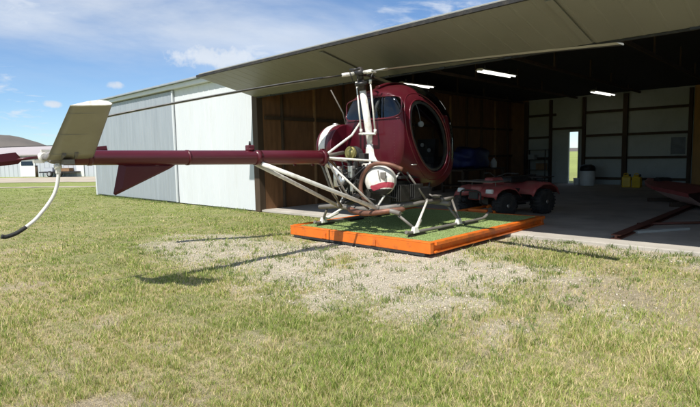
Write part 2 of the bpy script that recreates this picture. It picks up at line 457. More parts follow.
def strip(name, p0, p1, w, z, m):
    d = (Vector(p1) - Vector(p0)).normalized(); nrm = Vector((-d.y, d.x)) 
    mb = MB(); n = 60; L = (Vector(p1) - Vector(p0)).length
    vs = []
    for i in range(n + 1):
        c = Vector(p0) + d * (L * i / n)
        j0, j1 = random.uniform(-.25, .25), random.uniform(-.25, .25)
        a = c + nrm * j0; b = c + nrm * (w + j1)
        vs += [(a.x, a.y, z), (b.x, b.y, z)]
    mb.add(vs, [(2 * i, 2 * i + 2, 2 * i + 3, 2 * i + 1) for i in range(n)])
    return tag(mb.build(name, m), kind='structure')
strip('gravel_road', (-70, -24.1), (-17.5, 9.7), 9.5, .02, 'road')
strip('gravel_path', (-60, -28.8), (-12.8, 6.2), .9, .018, 'road')

# ------------------------------------------------------------------ concrete slab
mb = MB()
mb.b2((-.12, .10, -.10), (16.0, 14.42, .05))
slab = mb.build('concrete_floor', 'concrete', bevel=.012); tag(slab, kind='structure')
mb = MB(); mb.b2((-11.3, .12, -.1), (-.13, 14.42, .048)); tag(mb.build('closed_bay_floor', 'concrete'), kind='structure')

# ------------------------------------------------------------------ hangar
HL = thing('hangar', (0, 0, 0), 'long white and grey steel hangar with its wide bifold door folded open', 'hangar')
def ribbed(u0, u1, z0, z1, y, pitch, rib, depth, thick=.02, top=None):
    """vertical-ribbed sheet facing -y"""
    prof = []
    u = u0
    while u < u1 - 1e-6:
        a = min(u + pitch - rib, u1)
        prof += [(u, y), (a, y)]
        if a + rib <= u1 + 1e-6:
            prof += [(a + rib * .25, y - depth), (a + rib * .75, y - depth)]
        u += pitch
    prof.append((u1, y))
    vs, fs = [], []
    for (px, py) in prof:
        vs += [(px, py, z0), (px, py, z1)]
    for i in range(len(prof) - 1):
        fs.append((2 * i, 2 * i + 2, 2 * i + 3, 2 * i + 1))
    n = len(vs)
    vs += [(u0, y + thick + .05, z0), (u0, y + thick + .05, z1), (u1, y + thick + .05, z0), (u1, y + thick + .05, z1)]
    fs += [(n, n + 1, n + 3, n + 2), (0, 1, n + 1, n), (len(prof) * 2 - 2, n + 2, n + 3, len(prof) * 2 - 1)]
    return MB().add(vs, fs)
ribbed(-4.41, -.16, .02, 3.66, 0, .305, .05, .010).build('white_wall', 'skin_white', HL)
ribbed(11.44, 15.2, .02, 3.66, 0, .305, .05, .010).build('white_wall', 'skin_white', HL)  # unseen wall right of view, added to end the opening and darken the interior
mb = MB(); mb.b2((11.40, .10, .04), (11.46, 14.42, 3.7)); mb.build('plywood_wall', 'ply', HL)  # unseen inner wall, added with it to cut the light inside
ribbed(-11.35, -4.43, .05, 3.62, -.05, .23, .06, .008).build('sliding_panel', 'galv', HL)
mb = MB(); mb.b2((-11.35, 0.03, .02), (-4.42, .1, 3.66)); mb.build('wall_frame', 'skin_white', HL)
for a, b in (((-11.47, -.09, .0), (-11.352, .12, 3.68)), ((-4.47, -.085, .03), (-4.40, -.03, 3.64))): mb = MB(); mb.b2(a, b); mb.build('corner_trim', 'skin_white', HL, bevel=.008)
mb = MB(); mb.b2((-11.6, -.16, 3.665), (16.2, .08, 3.80)); mb.build('fascia', 'skin_white', HL, bevel=.01)
mb = MB(); mb.b2((-11.62, -.25, 3.80), (16.2, -.17, 3.86)); mb.build('gutter', 'galv', HL, bevel=.01)
# roof
RH = 4.70
mb = MB()
for (y0, z0, y1, z1) in ((-.22, 3.80, 7.4, RH), (7.4, RH, 14.9, 3.80)):
    n = 140
    vs, fs = [], []
    for i in range(n + 1):
        uu = -11.65 + 27.9 * i / n; dz = .02 if i % 2 else 0
        vs += [(uu, y0, z0 + dz), (uu, y1, z1 + dz)]
    fs = [(2 * i, 2 * i + 2, 2 * i + 3, 2 * i + 1) for i in range(n)]
    mb.add(vs, fs)
mb.build('roof', 'roof', HL)
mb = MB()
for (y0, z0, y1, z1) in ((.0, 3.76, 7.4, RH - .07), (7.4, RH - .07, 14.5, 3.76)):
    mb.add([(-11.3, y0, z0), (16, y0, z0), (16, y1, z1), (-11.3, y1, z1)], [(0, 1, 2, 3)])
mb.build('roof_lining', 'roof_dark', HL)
for k in range(7):     # trusses over the open bay
    uu = .6 + k * 2.4
    mb = MB()
    mb.b2((uu, .15, 3.66), (uu + .05, 14.4, 3.74))
    for yy in (2, 4, 6, 8.8, 10.8, 12.8): mb.b2((uu + .005, yy, 3.74), (uu + .045, yy + .1, 3.74 + .11 * min(yy, 14.8 - yy) - .1))
    mb.build('roof_truss', 'wood', HL)
# outer side walls and the wall between the bays
for a, b in (((-11.45, .12, 0), (-11.38, 14.6, 3.79)), ((16.0, .1, 0), (16.1, 14.6, 3.79)), ((-11.378, 14.52, 0), (.0, 14.6, 3.79))): mb = MB(); mb.b2(a, b); mb.build('side_wall', 'skin_white', HL)
mb = MB(); mb.b2((-.02, .16, .04), (.06, 14.42, 3.76)); mb.build('plywood_wall', 'ply', HL)
for k in range(12):
    yy = .75 + 1.2 * k
    mb = MB(); mb.b2((.062, yy, .06), (.15, yy + .045, 3.7)); mb.build('wall_stud', 'wood_tan' if k % 3 == 1 else 'wood', HL)
for zz in (1.25, 2.45): mb = MB(); mb.b2((.062, .2, zz), (.13, 14.4, zz + .09)); mb.build('wall_rail', 'wood', HL)
mb = MB(); mb.b2((-.158, -.03, 0), (.064, .158, 3.70)); mb.build('door_jamb', 'wood', HL, bevel=.005)
mb = MB(); mb.b2((.066, .05, 3.06), (11.42, .14, 3.66)); mb.build('door_header', 'wood', HL)
# back wall with liner panels, opening for the small door
BW = 14.42
mb = MB()
mb.b2((.9, BW, .03), (2.74, BW + .05, 3.78)); mb.b2((3.12, BW, .03), (7.24, BW + .05, 3.78)); mb.b2((2.74, BW, 2.27), (3.12, BW + .05, 3.78))
mb.build('back_wall', 'liner', HL)
mb = MB(); mb.b2((.06, BW - .01, .03), (.898, BW + .05, 3.78)); mb.build('plywood_panel', 'ply', HL)
mb = MB(); mb.b2((7.242, BW - .02, .03), (16.0, BW + .05, 3.78)); mb.build('plywood_panel', 'ply_light', HL)
for uu, ww in ((.84, .16), (1.95, .10), (3.36, .12), (4.95, .17), (7.15, .12)):
    mb = MB(); mb.b2((uu - ww / 2, BW - .16, .05), (uu + ww / 2, BW - .003, 3.7)); mb.build('wall_post', 'wood', HL, bevel=.006)
gi = MB()
for (a, b) in ((.93, 1.89), (2.01, 2.16), (3.43, 4.86), (5.04, 7.08)):
    for zz in (.30, 1.15, 2.08, 3.05):
        if a == 2.01 and zz < 2.2: continue
        g = MB(); g.b2((a, BW - .10, zz - .05), (b, BW - .003, zz + .05)); g.build('wall_girt', 'wood', HL)
g = MB(); g.b2((2.02, BW - .1, 2.38), (3.29, BW - .003, 2.48)); g.build('wall_girt', 'wood', HL)
# small back door: leaf swung against the wall, opening lets daylight in
dr = MB(); dr.b2((2.18, BW - .07, .07), (2.70, BW - .02, 2.24)); do = dr.build('back_door', 'liner', HL, bevel=.006); tag(do, 'white back door leaf standing beside its open doorway')
hb = MB(); hb.lathe((2.25, BW - .07, 1.0), (0, -1, 0), [(0, .012), (.04, .012), (.045, .028), (.065, .028), (.075, .01)], 12); hb.build('door_handle', 'alu', do)
mb = MB(); mb.b2((2.70, BW - .06, .05), (2.738, BW + .06, 2.31)); mb.b2((3.122, BW - .06, .05), (3.16, BW + .06, 2.31)); mb.b2((2.738, BW - .06, 2.274), (3.122, BW + .06, 2.31)); mb.b2((2.738, BW - .02, .05), (3.122, BW + .06, .07)); mb.build('door_frame', 'liner', HL)
wf = MB(); wf.b2((6.50, BW - .05, 1.22), (7.06, BW - .004, 1.26)); wf.b2((6.50, BW - .05, 1.90), (7.06, BW - .004, 1.94)); wf.b2((6.50, BW - .05, 1.26), (6.54, BW - .004, 1.90)); wf.b2((7.02, BW - .05, 1.26), (7.06, BW - .004, 1.90))
wfo = wf.build('window_frame', 'liner', HL); wp = MB(); wp.b2((6.54, BW - .03, 1.26), (7.02, BW - .01, 1.90)); wp.build('window_pane', 'win_dark', wfo)
# bifold door: lower leaf is the long sloping underside, upper leaf folds back above it
DW = 11.4
bd = bpy.data.objects.new('bifold_door', None); COL.objects.link(bd); bd.parent = HL
def leaf(y0, z0, y1, z1, t, name, m):
    dv = Vector((0, y1 - y0, z1 - z0)); nn = Vector((0, -dv.z, dv.y)).normalized()
    if nn.z > 0: nn = -nn          # outer face looks down
    mb = MB(); prof = []
    u = -.02
    while u < DW:
        a = min(u + .305 - .05, DW)
        prof += [(u, 0), (a, 0)]
        if a + .05 <= DW: prof += [(a + .0125, .003), (a + .0375, .003)]
        u += .305
    vs, fs = [], []
    for uu, dd in prof:
        p = nn * dd
        vs += [(uu, y0 + p.y, z0 + p.z), (uu, y1 + p.y, z1 + p.z)]
    for i in range(len(prof) - 1): fs.append((2 * i, 2 * i + 2, 2 * i + 3, 2 * i + 1))
    n = len(vs)
    for uu in (prof[0][0], prof[-1][0]):
        vs += [(uu, y0 - nn.y * t, z0 - nn.z * t), (uu, y1 - nn.y * t, z1 - nn.z * t)]
    fs += [(n, n + 1, n + 3, n + 2), (0, n, n + 1, 1), (2 * len(prof) - 2, 2 * len(prof) - 1, n + 3, n + 2)]
    fs += [tuple([2 * i for i in range(len(prof))] + [n + 2, n]), tuple([2 * i + 1 for i in range(len(prof))] + [n + 3, n + 1])]
    mb.add(vs, fs); return mb.build(name, m, bd)
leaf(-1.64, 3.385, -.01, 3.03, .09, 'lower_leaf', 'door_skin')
leaf(-1.61, 3.425, -.19, 3.84, .05, 'upper_leaf', 'skin_white')
mb = MB(); mb.b2((-.03, -1.69, 3.375), (DW, -1.645, 3.43)); mb.build('fold_seal', 'rubber', bd)
mb = MB(); mb.b2((-.03, -.02, 2.995), (DW, .02, 3.025)); mb.build('bottom_seal', 'rubber', bd)
for uu in (4.2, 8.4, 12.6):
    mb = MB(); mb.box((uu, -.825, 3.19), (.10, 1.5, .012)); o = mb.build('cross_strap', 'door_skin', bd)
    o.data.transform(Matrix.Translation((uu, -.825, 3.182)) @ Matrix.Rotation(-math.atan2(.355, 1.63), 4, 'X') @ Matrix.Translation((-uu, .825, -3.19)))
for k in range(9):
    uu = .6 + 1.3 * k
    mb = MB(); mb.b2((uu - .06, -.035, 3.0), (uu + .06, .03, 3.045)); mb.build('roller_bracket', 'dark_metal', bd)
for uu in (.25, 6.0, 11.0):
    mb = MB(); mb.tube([(uu, -.04, 3.03), (uu, -.04, 3.72)], .006, 6); mb.build('lift_cable', 'dark_metal', bd)
# tan threshold board
mb = MB(); mb.b2((-.1, .02, .0), (4.0, .095, .045)); mb.build('threshold', 'concrete', HL)

# ceiling lights
def ceiling_light(loc, rz, label, L=1.9):
    t = thing('ceiling_light', loc, label, 'ceiling light', rz, 'fluorescent lights under the hangar roof')
    mb = MB(); mb.box((0, 0, .03), (.28, L, .05), top=(.5, 1)); mb.build('housing', 'white_plastic', t)
    for sx in (-.08, .08):
        m2 = MB(); m2.tube([(sx, -L * .48, -.015), (sx, L * .48, -.015)], .018, 10); m2.build('lamp_tube', 'tube_light', t)
    for yy in (-L * .35, L * .35): m3 = MB(); m3.tube([(0, yy, .055), (0, yy, .16)], .008, 6); m3.build('hanger', 'alu', t)
    return t
ceiling_light((4.30, 4.93, 3.60), -.06, 'lit twin tube ceiling light above the parked quad, nearest the open door', 1.7)
ceiling_light((4.63, 12.6, 3.60), -.06, 'lit twin tube ceiling light farthest back, above the yellow jerry cans')
ceiling_light((1.48, 5.1, 3.60), -.06, 'lit twin tube ceiling light just behind the helicopter cabin roof', 1.5)

# ------------------------------------------------------------------ platform
PT = .215
PL = thing('platform', (5.6, -.4, 0), 'low orange steel landing platform on wheels topped with green turf', 'platform')
po = (5.6, -.4, 0)
x0, x1, y0, y1 = 4.06, 7.10, -2.29, 1.50
mb = MB(); mb.b2((x0, y0, .055), (x1, y0 + .09, PT)); mb.b2((x0 - .004, y0 - .004, PT - .012), (x1 + .004, y0 + .10, PT + .006)); mb.build('front_rail', 'orange', PL, po, bevel=.008)
mb = MB(); mb.b2((x0, y1 - .09, .055), (x1, y1, PT)); mb.build('rear_rail', 'orange', PL, po, bevel=.008)
for sx, xx in ((1, x1), (-1, x0)):
    mb = MB()
    a, b = (xx - .09 * sx), xx
    mb.b2((a, y0 + .092, .055), (a + .05 * sx, y1 - .092, PT)); 
    mb.b2((a + .05 * sx, y0 + .103, PT - .045), (b + .035 * sx, y1 - .02, PT + .008)); mb.b2((a + .05 * sx, y0 + .103, .055), (b + .02 * sx, y1 - .02, .085))
    mb.build('side_rail', 'orange', PL, po, bevel=.006)
mb = MB(); mb.b2((x0 + .09, y0 + .10, .15), (x1 - .09, y1 - .092, PT - .012)); mb.build('deck', 'wood', PL, po)
for cx in (4.4, 5.6, 6.8):
    for cy in (-1.95, -.4, 1.1):
        mb = MB(); mb.lathe((cx - .04, cy, .06), (1, 0, 0), [(0, .045), (.005, .06), (.075, .06), (.08, .045)], 16); w = mb.build('caster', 'rubber', PL, po)
        for k in (-.05, .05): mb = MB(); mb.b2((cx + k - .005, cy - .035, .06), (cx + k + .005, cy + .035, .15)); mb.build('caster_bracket', 'dark_metal', w, po)
mb = MB()
mb.b2((x0 + .10, y0 - .0, .02), (x1 - .1, y0 + .06, .054)); mb.build('gap_shadow_strip', 'rubber', PL, po)  # dark strip standing in for the shadow gap under the front rail
def turf():
    rng = np.random.default_rng(3); n = 70000
    x = rng.uniform(x0 + .09, x1 - .07, n); y = rng.uniform(y0 + .11, y1 - .1, n)
    c = np.array([.33, .42, .17]) * rng.uniform(.82, 1.18, n)[:, None] * (.88 + .24 * fbm(x, y, 1.5, 31))[:, None]
    worn = (fbm(x, y, 1.1, 12) > .6) & (rng.random(n) < .25)
    c = np.where(worn[:, None], np.array([.42, .45, .24]), c)
    V, q, t, cc = blades(x, y, np.full(n, PT - .013), rng.uniform(.010, .017, n), rng.uniform(.006, .010, n), c, rng, .7)
    V = V - np.array(po)
    b = np.array([[x0 + .09, y0 + .10], [x1 - .08, y0 + .10], [x1 - .08, y1 - .09], [x0 + .09, y1 - .09]])
    bv = np.concatenate([b - np.array(po[:2]), np.full((4, 1), PT - .009)], 1)
    nv = len(V)
    V = np.concatenate([V, bv]); cc = np.concatenate([cc, np.tile([.28, .36, .14], (4, 1))])
    o = raw_mesh('turf', V, [np.concatenate([q, [[nv, nv + 1, nv + 2, nv + 3]]]), t], cc, 'turf'); o.parent = PL
turf()
for xx in (4.95, 6.05):
    mb = MB(); mb.b2((xx - .05, y0 - .018, .07), (xx + .05, y0 - .001, .16)); mb.build('rail_splice', 'orange', PL, po, bevel=.004)
# tow bar of the platform
mb = MB()
for sx in (-.55, .55): mb.tube([(5.6 + sx, 1.40, .15), (5.62 + sx * .12, 2.12, .27)], .032, 8)
mb.tube([(5.6, 2.05, .26), (5.66, 2.32, .33)], .035, 8); mb.box((5.68, 2.36, .34), (.10, .12, .07))
mb.build('tow_bar', 'orange', PL, po)
mb = MB(); mb.b2((5.38, 1.62, .2), (5.82, 1.68, .25)); mb.build('tow_bar_brace', 'orange', PL, po)

# ------------------------------------------------------------------ helicopter
HO = (5.5, -1.2, PT)
HC = thing('helicopter', HO, 'maroon light helicopter with white tube frame and long tail boom standing on the orange platform', 'helicopter')
def hp(mb, name, m, parent=None, **k): return mb.build(name, m, parent or HC, HO, **k)

# cabin shell --------------------------------------------------------------
VK = np.array([-1.62, -1.3, -.9, -.45, -.05, .25, .47])
WK = np.array([.64, .67, .68, .66, .55, .36, .10]); TK = np.array([2.50, 2.61, 2.66, 2.58, 2.34, 2.03, 1.66]); BK = np.array([1.06, .90, .82, .80, .86, 1.02, 1.36])
def spl(k, v):
    # smooth interpolation (cubic Hermite) through the key stations
    d = np.gradient(k, VK); i = np.clip(np.searchsorted(VK, v) - 1, 0, len(VK) - 2)
    h = VK[i + 1] - VK[i]; t = (v - VK[i]) / h
    return (2 * t ** 3 - 3 * t ** 2 + 1) * k[i] + (t ** 3 - 2 * t ** 2 + t) * h * d[i] + (-2 * t ** 3 + 3 * t ** 2) * k[i + 1] + (t ** 3 - t ** 2) * h * d[i + 1]
EXPN = 2.9
REARCAP, NOSECAP = .10, .06
def station(v):
    w, tp, bt = float(spl(WK, v)), float(spl(TK, v)), float(spl(BK, v))
    return w, (tp + bt) / 2, (tp - bt) / 2
def cab_uv(v, z):
    """half width of the shell at (v, z)"""
    w, zc, h = station(v); q = max(0., 1 - abs((z - zc) / h) ** EXPN); return w * q ** (1 / EXPN)
def rear_v(u, z):
    """the rear face bulges: its v at offset u, height z"""
    w, zc, h = station(-1.62)
    s = min(1, (abs(u / w) ** EXPN + abs((z - zc) / h) ** EXPN) ** (1 / EXPN))
    return -1.62 - REARCAP * (1 - s ** 3) ** (1 / 2)
def cabin():
    NA = 200
    rows = []
    for k in range(16):
        s = .02 + .98 * k / 16; rows.append((-1.62 - REARCAP * (1 - s ** 3) ** .5, s, -1.62))
    for v in np.linspace(-1.62, .47, 110): rows.append((v, 1, v))
    for k in range(1, 9):
        s = 1 - k / 8.2; rows.append((.47 + NOSECAP * (1 - s * s) ** .5, s, .47))
    pts, info = [], []
    for v, s, vs in rows:
        w, zc, h = station(vs)
        for a in range(NA):
            t = 2 * PI * a / NA; c, sn = math.cos(t), math.sin(t)
            pts.append((HO[0] + s * w * math.copysign(abs(c) ** (2 / EXPN), c), v, zc + s * h * math.copysign(abs(sn) ** (2 / EXPN), sn)))
    groups = {'shell': [], 'rear': [], 'door_r': [], 'door_l': [], 'nose': []}
    for i in range(len(rows) - 1):
        for a in range(NA):
            a2 = (a + 1) % NA; f = (i * NA + a, i * NA + a2, (i + 1) * NA + a2, (i + 1) * NA + a)
            c = [sum(pts[j][k] for j in f) / 4 for k in range(3)]
            u = c[0] - HO[0]
            if c[1] < -1.55 and in_rear(u, c[2]): groups['rear'].append(f)
            elif abs(u) > .3 and in_door(c[1], c[2]): groups['door_r' if u > 0 else 'door_l'].append(f)
            elif abs(u) > .3 and in_door(c[1], c[2], 1.12): groups['shell'].append(f)
            elif c[1] > -.30 + .25 * max(0, (2.0 - c[2])) and c[2] > 1.35 and abs(u) > .025: groups['nose'].append(f)
            elif -1.10 < c[1] <= -.30 and c[2] > 2.12 and .06 < abs(u) < .66: groups['nose'].append(f)
            else: groups['shell'].append(f)
    def sub(fs):
        m = MB(); mp = {}
        for f in fs:
            for j in f:
                if j not in mp: mp[j] = len(m.v); m.v.append(pts[j])
            m.f.append(tuple(mp[j] for j in f)); m.sm.append(True)
        return m
    return {k: sub(v) for k, v in groups.items()}
def door_c(z): return -.93 - .36 * (z - 1.74)
def in_door(v, z, k=1.0): return ((v - door_c(z)) / (.50 * k)) ** 2 + ((z - 1.74) / (.60 * k)) ** 2 < 1
def in_rear(u, z):
    return abs(u / .60) ** 5 + abs((z - 2.215) / .175) ** 5 < 1
G_ = cabin()
shell = hp(G_['shell'], 'cabin_shell', 'maroon')
so = shell.modifiers.new('thick', 'SOLIDIFY'); so.thickness = .02; so.offset = -1
hp(G_['rear'], 'rear_window', 'cabin_glass')
hp(G_['nose'], 'windshield', 'door_glass')
for key, sx in (('door_r', 1), ('door_l', -1)):
    dg = hp(G_[key], 'door_window', 'door_glass')
    ring = []
    for k in range(64):
        t = 2 * PI * k / 64; z = 1.74 + .605 * math.sin(t); v = door_c(z) + .505 * math.cos(t)
        ring.append((HO[0] + sx * (cab_uv(v, z) + .004), v, z))
    m = MB(); m.tube(ring + ring[:2], .012, 10, caps=False); hp(m, 'window_surround', 'maroon_trim', dg)
    ring3 = []
    for k in range(64):
        t = 2 * PI * k / 64; z = 1.74 + .56 * math.sin(t); v = door_c(z) + .455 * math.cos(t); ring3.append((HO[0] + sx * (cab_uv(v, z) - .03), v, z))
    m = MB(); m.tube(ring3 + ring3[:2], .022, 8, caps=False); hp(m, 'inner_door_frame', 'grey_tube', dg)
    ring2 = []
    for k in range(64):
        t = 2 * PI * k / 64; z = 1.72 + .73 * math.sin(t); z = max(z, 1.0); v = door_c(z) + .60 * math.cos(t); v = max(v, -1.6)
        ring2.append((HO[0] + sx * (cab_uv(v, z) + .001), v, z))
    m = MB(); m.tube(ring2 + ring2[:2], .009, 6, caps=False); hp(m, 'door_seam', 'maroon_trim')
    m = MB(); m.tube(cr([(HO[0] + sx * (cab_uv(v, 1.28) + q), v, 1.28) for v, q in ((-1.40, .0), (-1.39, .03), (-1.31, .03), (-1.30, .0))], 4), .008, 6); hp(m, 'door_handle', 'alu')
ring = []
for k in range(72):
    t = 2 * PI * k / 72; c, s = math.cos(t), math.sin(t)
    u = .605 * math.copysign(abs(c) ** .4, c); z = 2.215 + .18 * math.copysign(abs(s) ** .4, s)
    ring.append((HO[0] + u, rear_v(u, z) - .003, z))
m = MB(); m.tube(ring + ring[:2], .012, 8, caps=False); hp(m, 'rear_window_seal', 'maroon_trim')
m = MB()
m.tube([(HO[0] + u, rear_v(u, 2.03) - .01, 2.03) for u in np.linspace(-.55, .6, 20)], .008, 6); m.tube([(HO[0] + .02, rear_v(.02, z) - .008, z) for z in np.linspace(2.04, 2.39, 8)], .012, 6)
hp(m, 'bulkhead_seam', 'maroon_trim')
# roof rib highlights / fairing over the mast front
m = MB(); m.tube(cr([(HO[0] + .15 * k, v, z) for k, v, z in ((0, -1.5, 2.58), (0, -1.2, 2.66), (0, -.8, 2.68), (0, -.4, 2.58))], 6), [.05] * 18 + [.04], 10, flat=.5); hp(m, 'roof_fairing', 'maroon')
# interior
for sx in (-.3, .3):
    m = MB(); m.box((HO[0] + sx, -.95, 1.22), (.46, .5, .14)); sea = hp(m, 'seat', 'seat', bevel=.04, seg=3)
    m = MB(); m.box((HO[0] + sx, -1.30, 1.62), (.46, .12, .72), top=(.8, 1), off=(0, -.1)); hp(m, 'backrest', 'seat', sea, bevel=.04, seg=3)
m = MB(); m.box((HO[0], -1.0, 1.08), (1.1, 1.2, .05)); m.box((HO[0] + .05, -.12, 1.42), (.34, .16, .62), top=(1.2, .7)); m.tube(cr([(HO[0] + .3, -.45, 1.1), (HO[0] + .3, -.5, 1.4), (HO[0] + .3, -.55, 1.62)], 4), .014, 8); con = hp(m, 'console', 'black', bevel=.02)
for du, z in ((-.05, 1.62), (.11, 1.52)):
    m = MB(); m.lathe((HO[0] + du + .02, -.205 + (z - 1.42) * .09, z), (0, -1, 0), [(0, .038), (.012, .038), (.013, .032)], 20); hp(m, 'gauge', 'white_plastic', con)
m = MB()
m.lathe((HO[0] + .35, -.76, 1.97), (1, -.4, 0), [(-.02, .03), (-.018, .05), (.015, .052), (.02, .042), (.012, .028)], 20); m.tube(cr([(HO[0] + .34, -.76, 2.02), (HO[0] + .30, -.76, 2.2), (HO[0] + .2, -.76, 2.42)], 5), .006, 6)
hp(m, 'headset', 'white_plastic')

# cabin odds and ends: rivets along the bulkhead seam, hinges, a step
m = MB()
for u in np.linspace(-.56, .60, 30):
    for z in (2.005, 1.22): m.lathe((HO[0] + u, rear_v(u, z) + .002, z), (0, -1, 0), [(0, .006), (.003, .005), (.004, 0)], 8)
for z in np.linspace(1.28, 1.96, 16):
    for u in (-.5, .5): m.lathe((HO[0] + u, rear_v(u, z) + .002, z), (0, -1, 0), [(0, .006), (.003, .005), (.004, 0)], 8)
hp(m, 'bulkhead_rivets', 'maroon_trim')
for sx in (-1, 1):
    m = MB(); m.tube(cr([(HO[0] + sx * .45, -.95, .86), (HO[0] + sx * .72, -.95, .74), (HO[0] + sx * .86, -.95, .74)], 5), .016, 8); m.box((HO[0] + sx * .80, -.95, .757), (.14, .12, .012)); hp(m, 'step', 'grey_tube')
    for z in (1.45, 2.02):
        v = door_c(z) + .57 * (1 - ((z - 1.74) / .72) ** 2) ** .5
        m = MB(); m.tube([(HO[0] + sx * (cab_uv(v, z) + .006), v, z - .04), (HO[0] + sx * (cab_uv(v, z) + .006), v, z + .04)], .013, 8); hp(m, 'door_hinge', 'dark_metal')

# mast and rotor ------------------------------------------------------------
HUB = Vector((5.5, -1.925, 2.775))
m = MB(); m.tube([(5.5, -1.66, 1.50), (5.5, -1.72, 1.78), (5.5, -1.875, 2.52)], [.066, .062, .054], 20); mast = hp(m, 'mast', 'white_tube')
m = MB(); m.lathe((5.5, -1.63, 1.28), (0, -.2, 1), [(0, .20), (.04, .21), (.08, .17), (.18, .11), (.30, .085), (.36, .075)], 28); hp(m, 'mast_base', 'white_tube', mast)
m = MB(); m.tube([(5.5, -1.872, 2.50), (5.5, -1.905, 2.66)], .062, 18); m.tube([(5.5, -1.90, 2.64), (5.5, -1.932, 2.80)], .045, 16)
m.lathe((5.5, -1.888, 2.57), (0, -.2, 1), [(0, .09), (.02, .11), (.05, .11), (.065, .09)], 24); hp(m, 'swashplate', 'dark_metal')
m = MB(); m.lathe(HUB - Vector((0, -.008, .05)), (0, -.14, 1), [(0, .06), (.015, .085), (.08, .085), (.10, .055), (.135, .04), (.145, 0)], 24); hp(m, 'rotor_hub', 'dark_metal')
for pts, r in (([(5.36, -1.86, 2.62), (5.42, -1.84, 1.84)], .014), ([(5.66, -1.86, 2.62), (5.73, -1.84, 1.82)], .014), ([(5.46, -1.80, 2.62), (5.47, -1.66, 1.84)], .013)):
    m = MB(); m.tube(pts, r, 10); m.tube([Vector(pts[0]) + Vector((0, 0, .03)), Vector(pts[0]) - Vector((0, 0, .03))], r * 1.7, 10); m.tube([Vector(pts[1]) + Vector((0, 0, .04)), Vector(pts[1]) - Vector((0, 0, .02))], r * 1.7, 10); hp(m, 'push_rod', 'white_tube')
m = MB(); m.tube([(5.40, -1.86, 1.80), (5.75, -1.86, 1.79)], .018, 10); m.tube([(5.5, -1.90, 1.80), (5.6, -1.70, 1.80)], .02, 8); hp(m, 'mixer_arm', 'white_tube')
def blade_obj(az, ztip, label=None):
    a = math.radians(az); d = Vector((math.cos(a), math.sin(a), 0)); n = Vector((-d.y, d.x, 0))  # n points to the leading edge
    R = 4.05; drop = ztip - HUB.z
    def pt(t, c, h):        # radius t, chordwise c (+ leading), thickness h
        s = (t / R)
        return HUB + d * t + n * c + Vector((0, 0, drop * (.8 * s + .2 * s * s) + h))
    def section(t0, ch, th, tw):
        P = []
        for c, h in ((.30, 0), (.27, .34), (.16, .5), (-.1, .42), (-.45, .15), (-.70, .0), (-.45, -.10), (-.1, -.30), (.16, -.40), (.27, -.28)):
            cc, hh = c * ch, h * th
            P.append(pt(t0, cc * math.cos(tw) - hh * math.sin(tw), hh + cc * math.sin(tw)))
        return P
    m = MB(); ts = np.linspace(.62, R, 24); vs = []
    for t in ts: vs += section(t, .175 if t > .75 else .11 + (.065 * (t - .62) / .13), .024, math.radians(4 - 4 * t / R))
    k = 10; fs = [(i * k + j, i * k + (j + 1) % k, (i + 1) * k + (j + 1) % k, (i + 1) * k + j) for i in range(len(ts) - 1) for j in range(k)]
    fs += [tuple(reversed(range(k))), tuple((len(ts) - 1) * k + j for j in range(k))]
    m.add(vs, fs, False); b = hp(m, 'main_rotor_blade', 'blade')
    m = MB(); m.tube([pt(.10, 0, 0), pt(.22, 0, 0), pt(.30, 0, 0)], [.028, .032, .028], 12); mr = MB(); mr.tube([pt(.28, .0, 0), pt(.66, -.02, 0)], [.022, .045], 10, flat=.4, flatdir=(0, 0, 1)); hp(mr, 'blade_root', 'dark_metal' if az != -7.5 else 'blade', b)
    m.tube([pt(.27, -.07, -.01), pt(.27, .10, -.01)], .014, 8); hp(m, 'blade_grip', 'white_tube' if label != 'dark' else 'dark_metal', b)
    # black erosion strip along the leading edge
    m = MB(); vs = []
    for t in ts:
        w = .175 if t > .75 else .11 + (.065 * (t - .62) / .13); tw = math.radians(4 - 4 * t / R)
        for c, h in ((.305, .0), (.272, .012), (.20, .0145), (-.10, -.0095), (.16, -.0120), (.272, -.0095)):
            cc = c * w; vs.append(pt(t, cc * math.cos(tw) - h * math.sin(tw), h + cc * math.sin(tw)))
    fs = [(i * 6 + j, i * 6 + (j + 1) % 6, (i + 1) * 6 + (j + 1) % 6, (i + 1) * 6 + j) for i in range(len(ts) - 1) for j in range(6)]
    m.add(vs, fs); hp(m, 'erosion_strip', 'black', b)
    return b
blade_obj(-125, 2.05); blade_obj(-7.5, 2.50); blade_obj(115, 2.93, 'dark')
for az in (-125, -7.5, 115):   # dampers between the grips
    m = MB(); a, b = math.radians(az + 22), math.radians(az + 75)
    m.tube([HUB + Vector((.2 * math.cos(a), .2 * math.sin(a), .03)), HUB + Vector((.16 * math.cos(b), .16 * math.sin(b), .03))], .018, 8)
    c = math.radians(az + 30); m.tube([HUB + Vector((.22 * math.cos(c), .22 * math.sin(c), -.01)), HUB + Vector((.15 * math.cos(c), .15 * math.sin(c), -.17))], .010, 8)
    hp(m, 'rotor_damper', 'dark_metal')

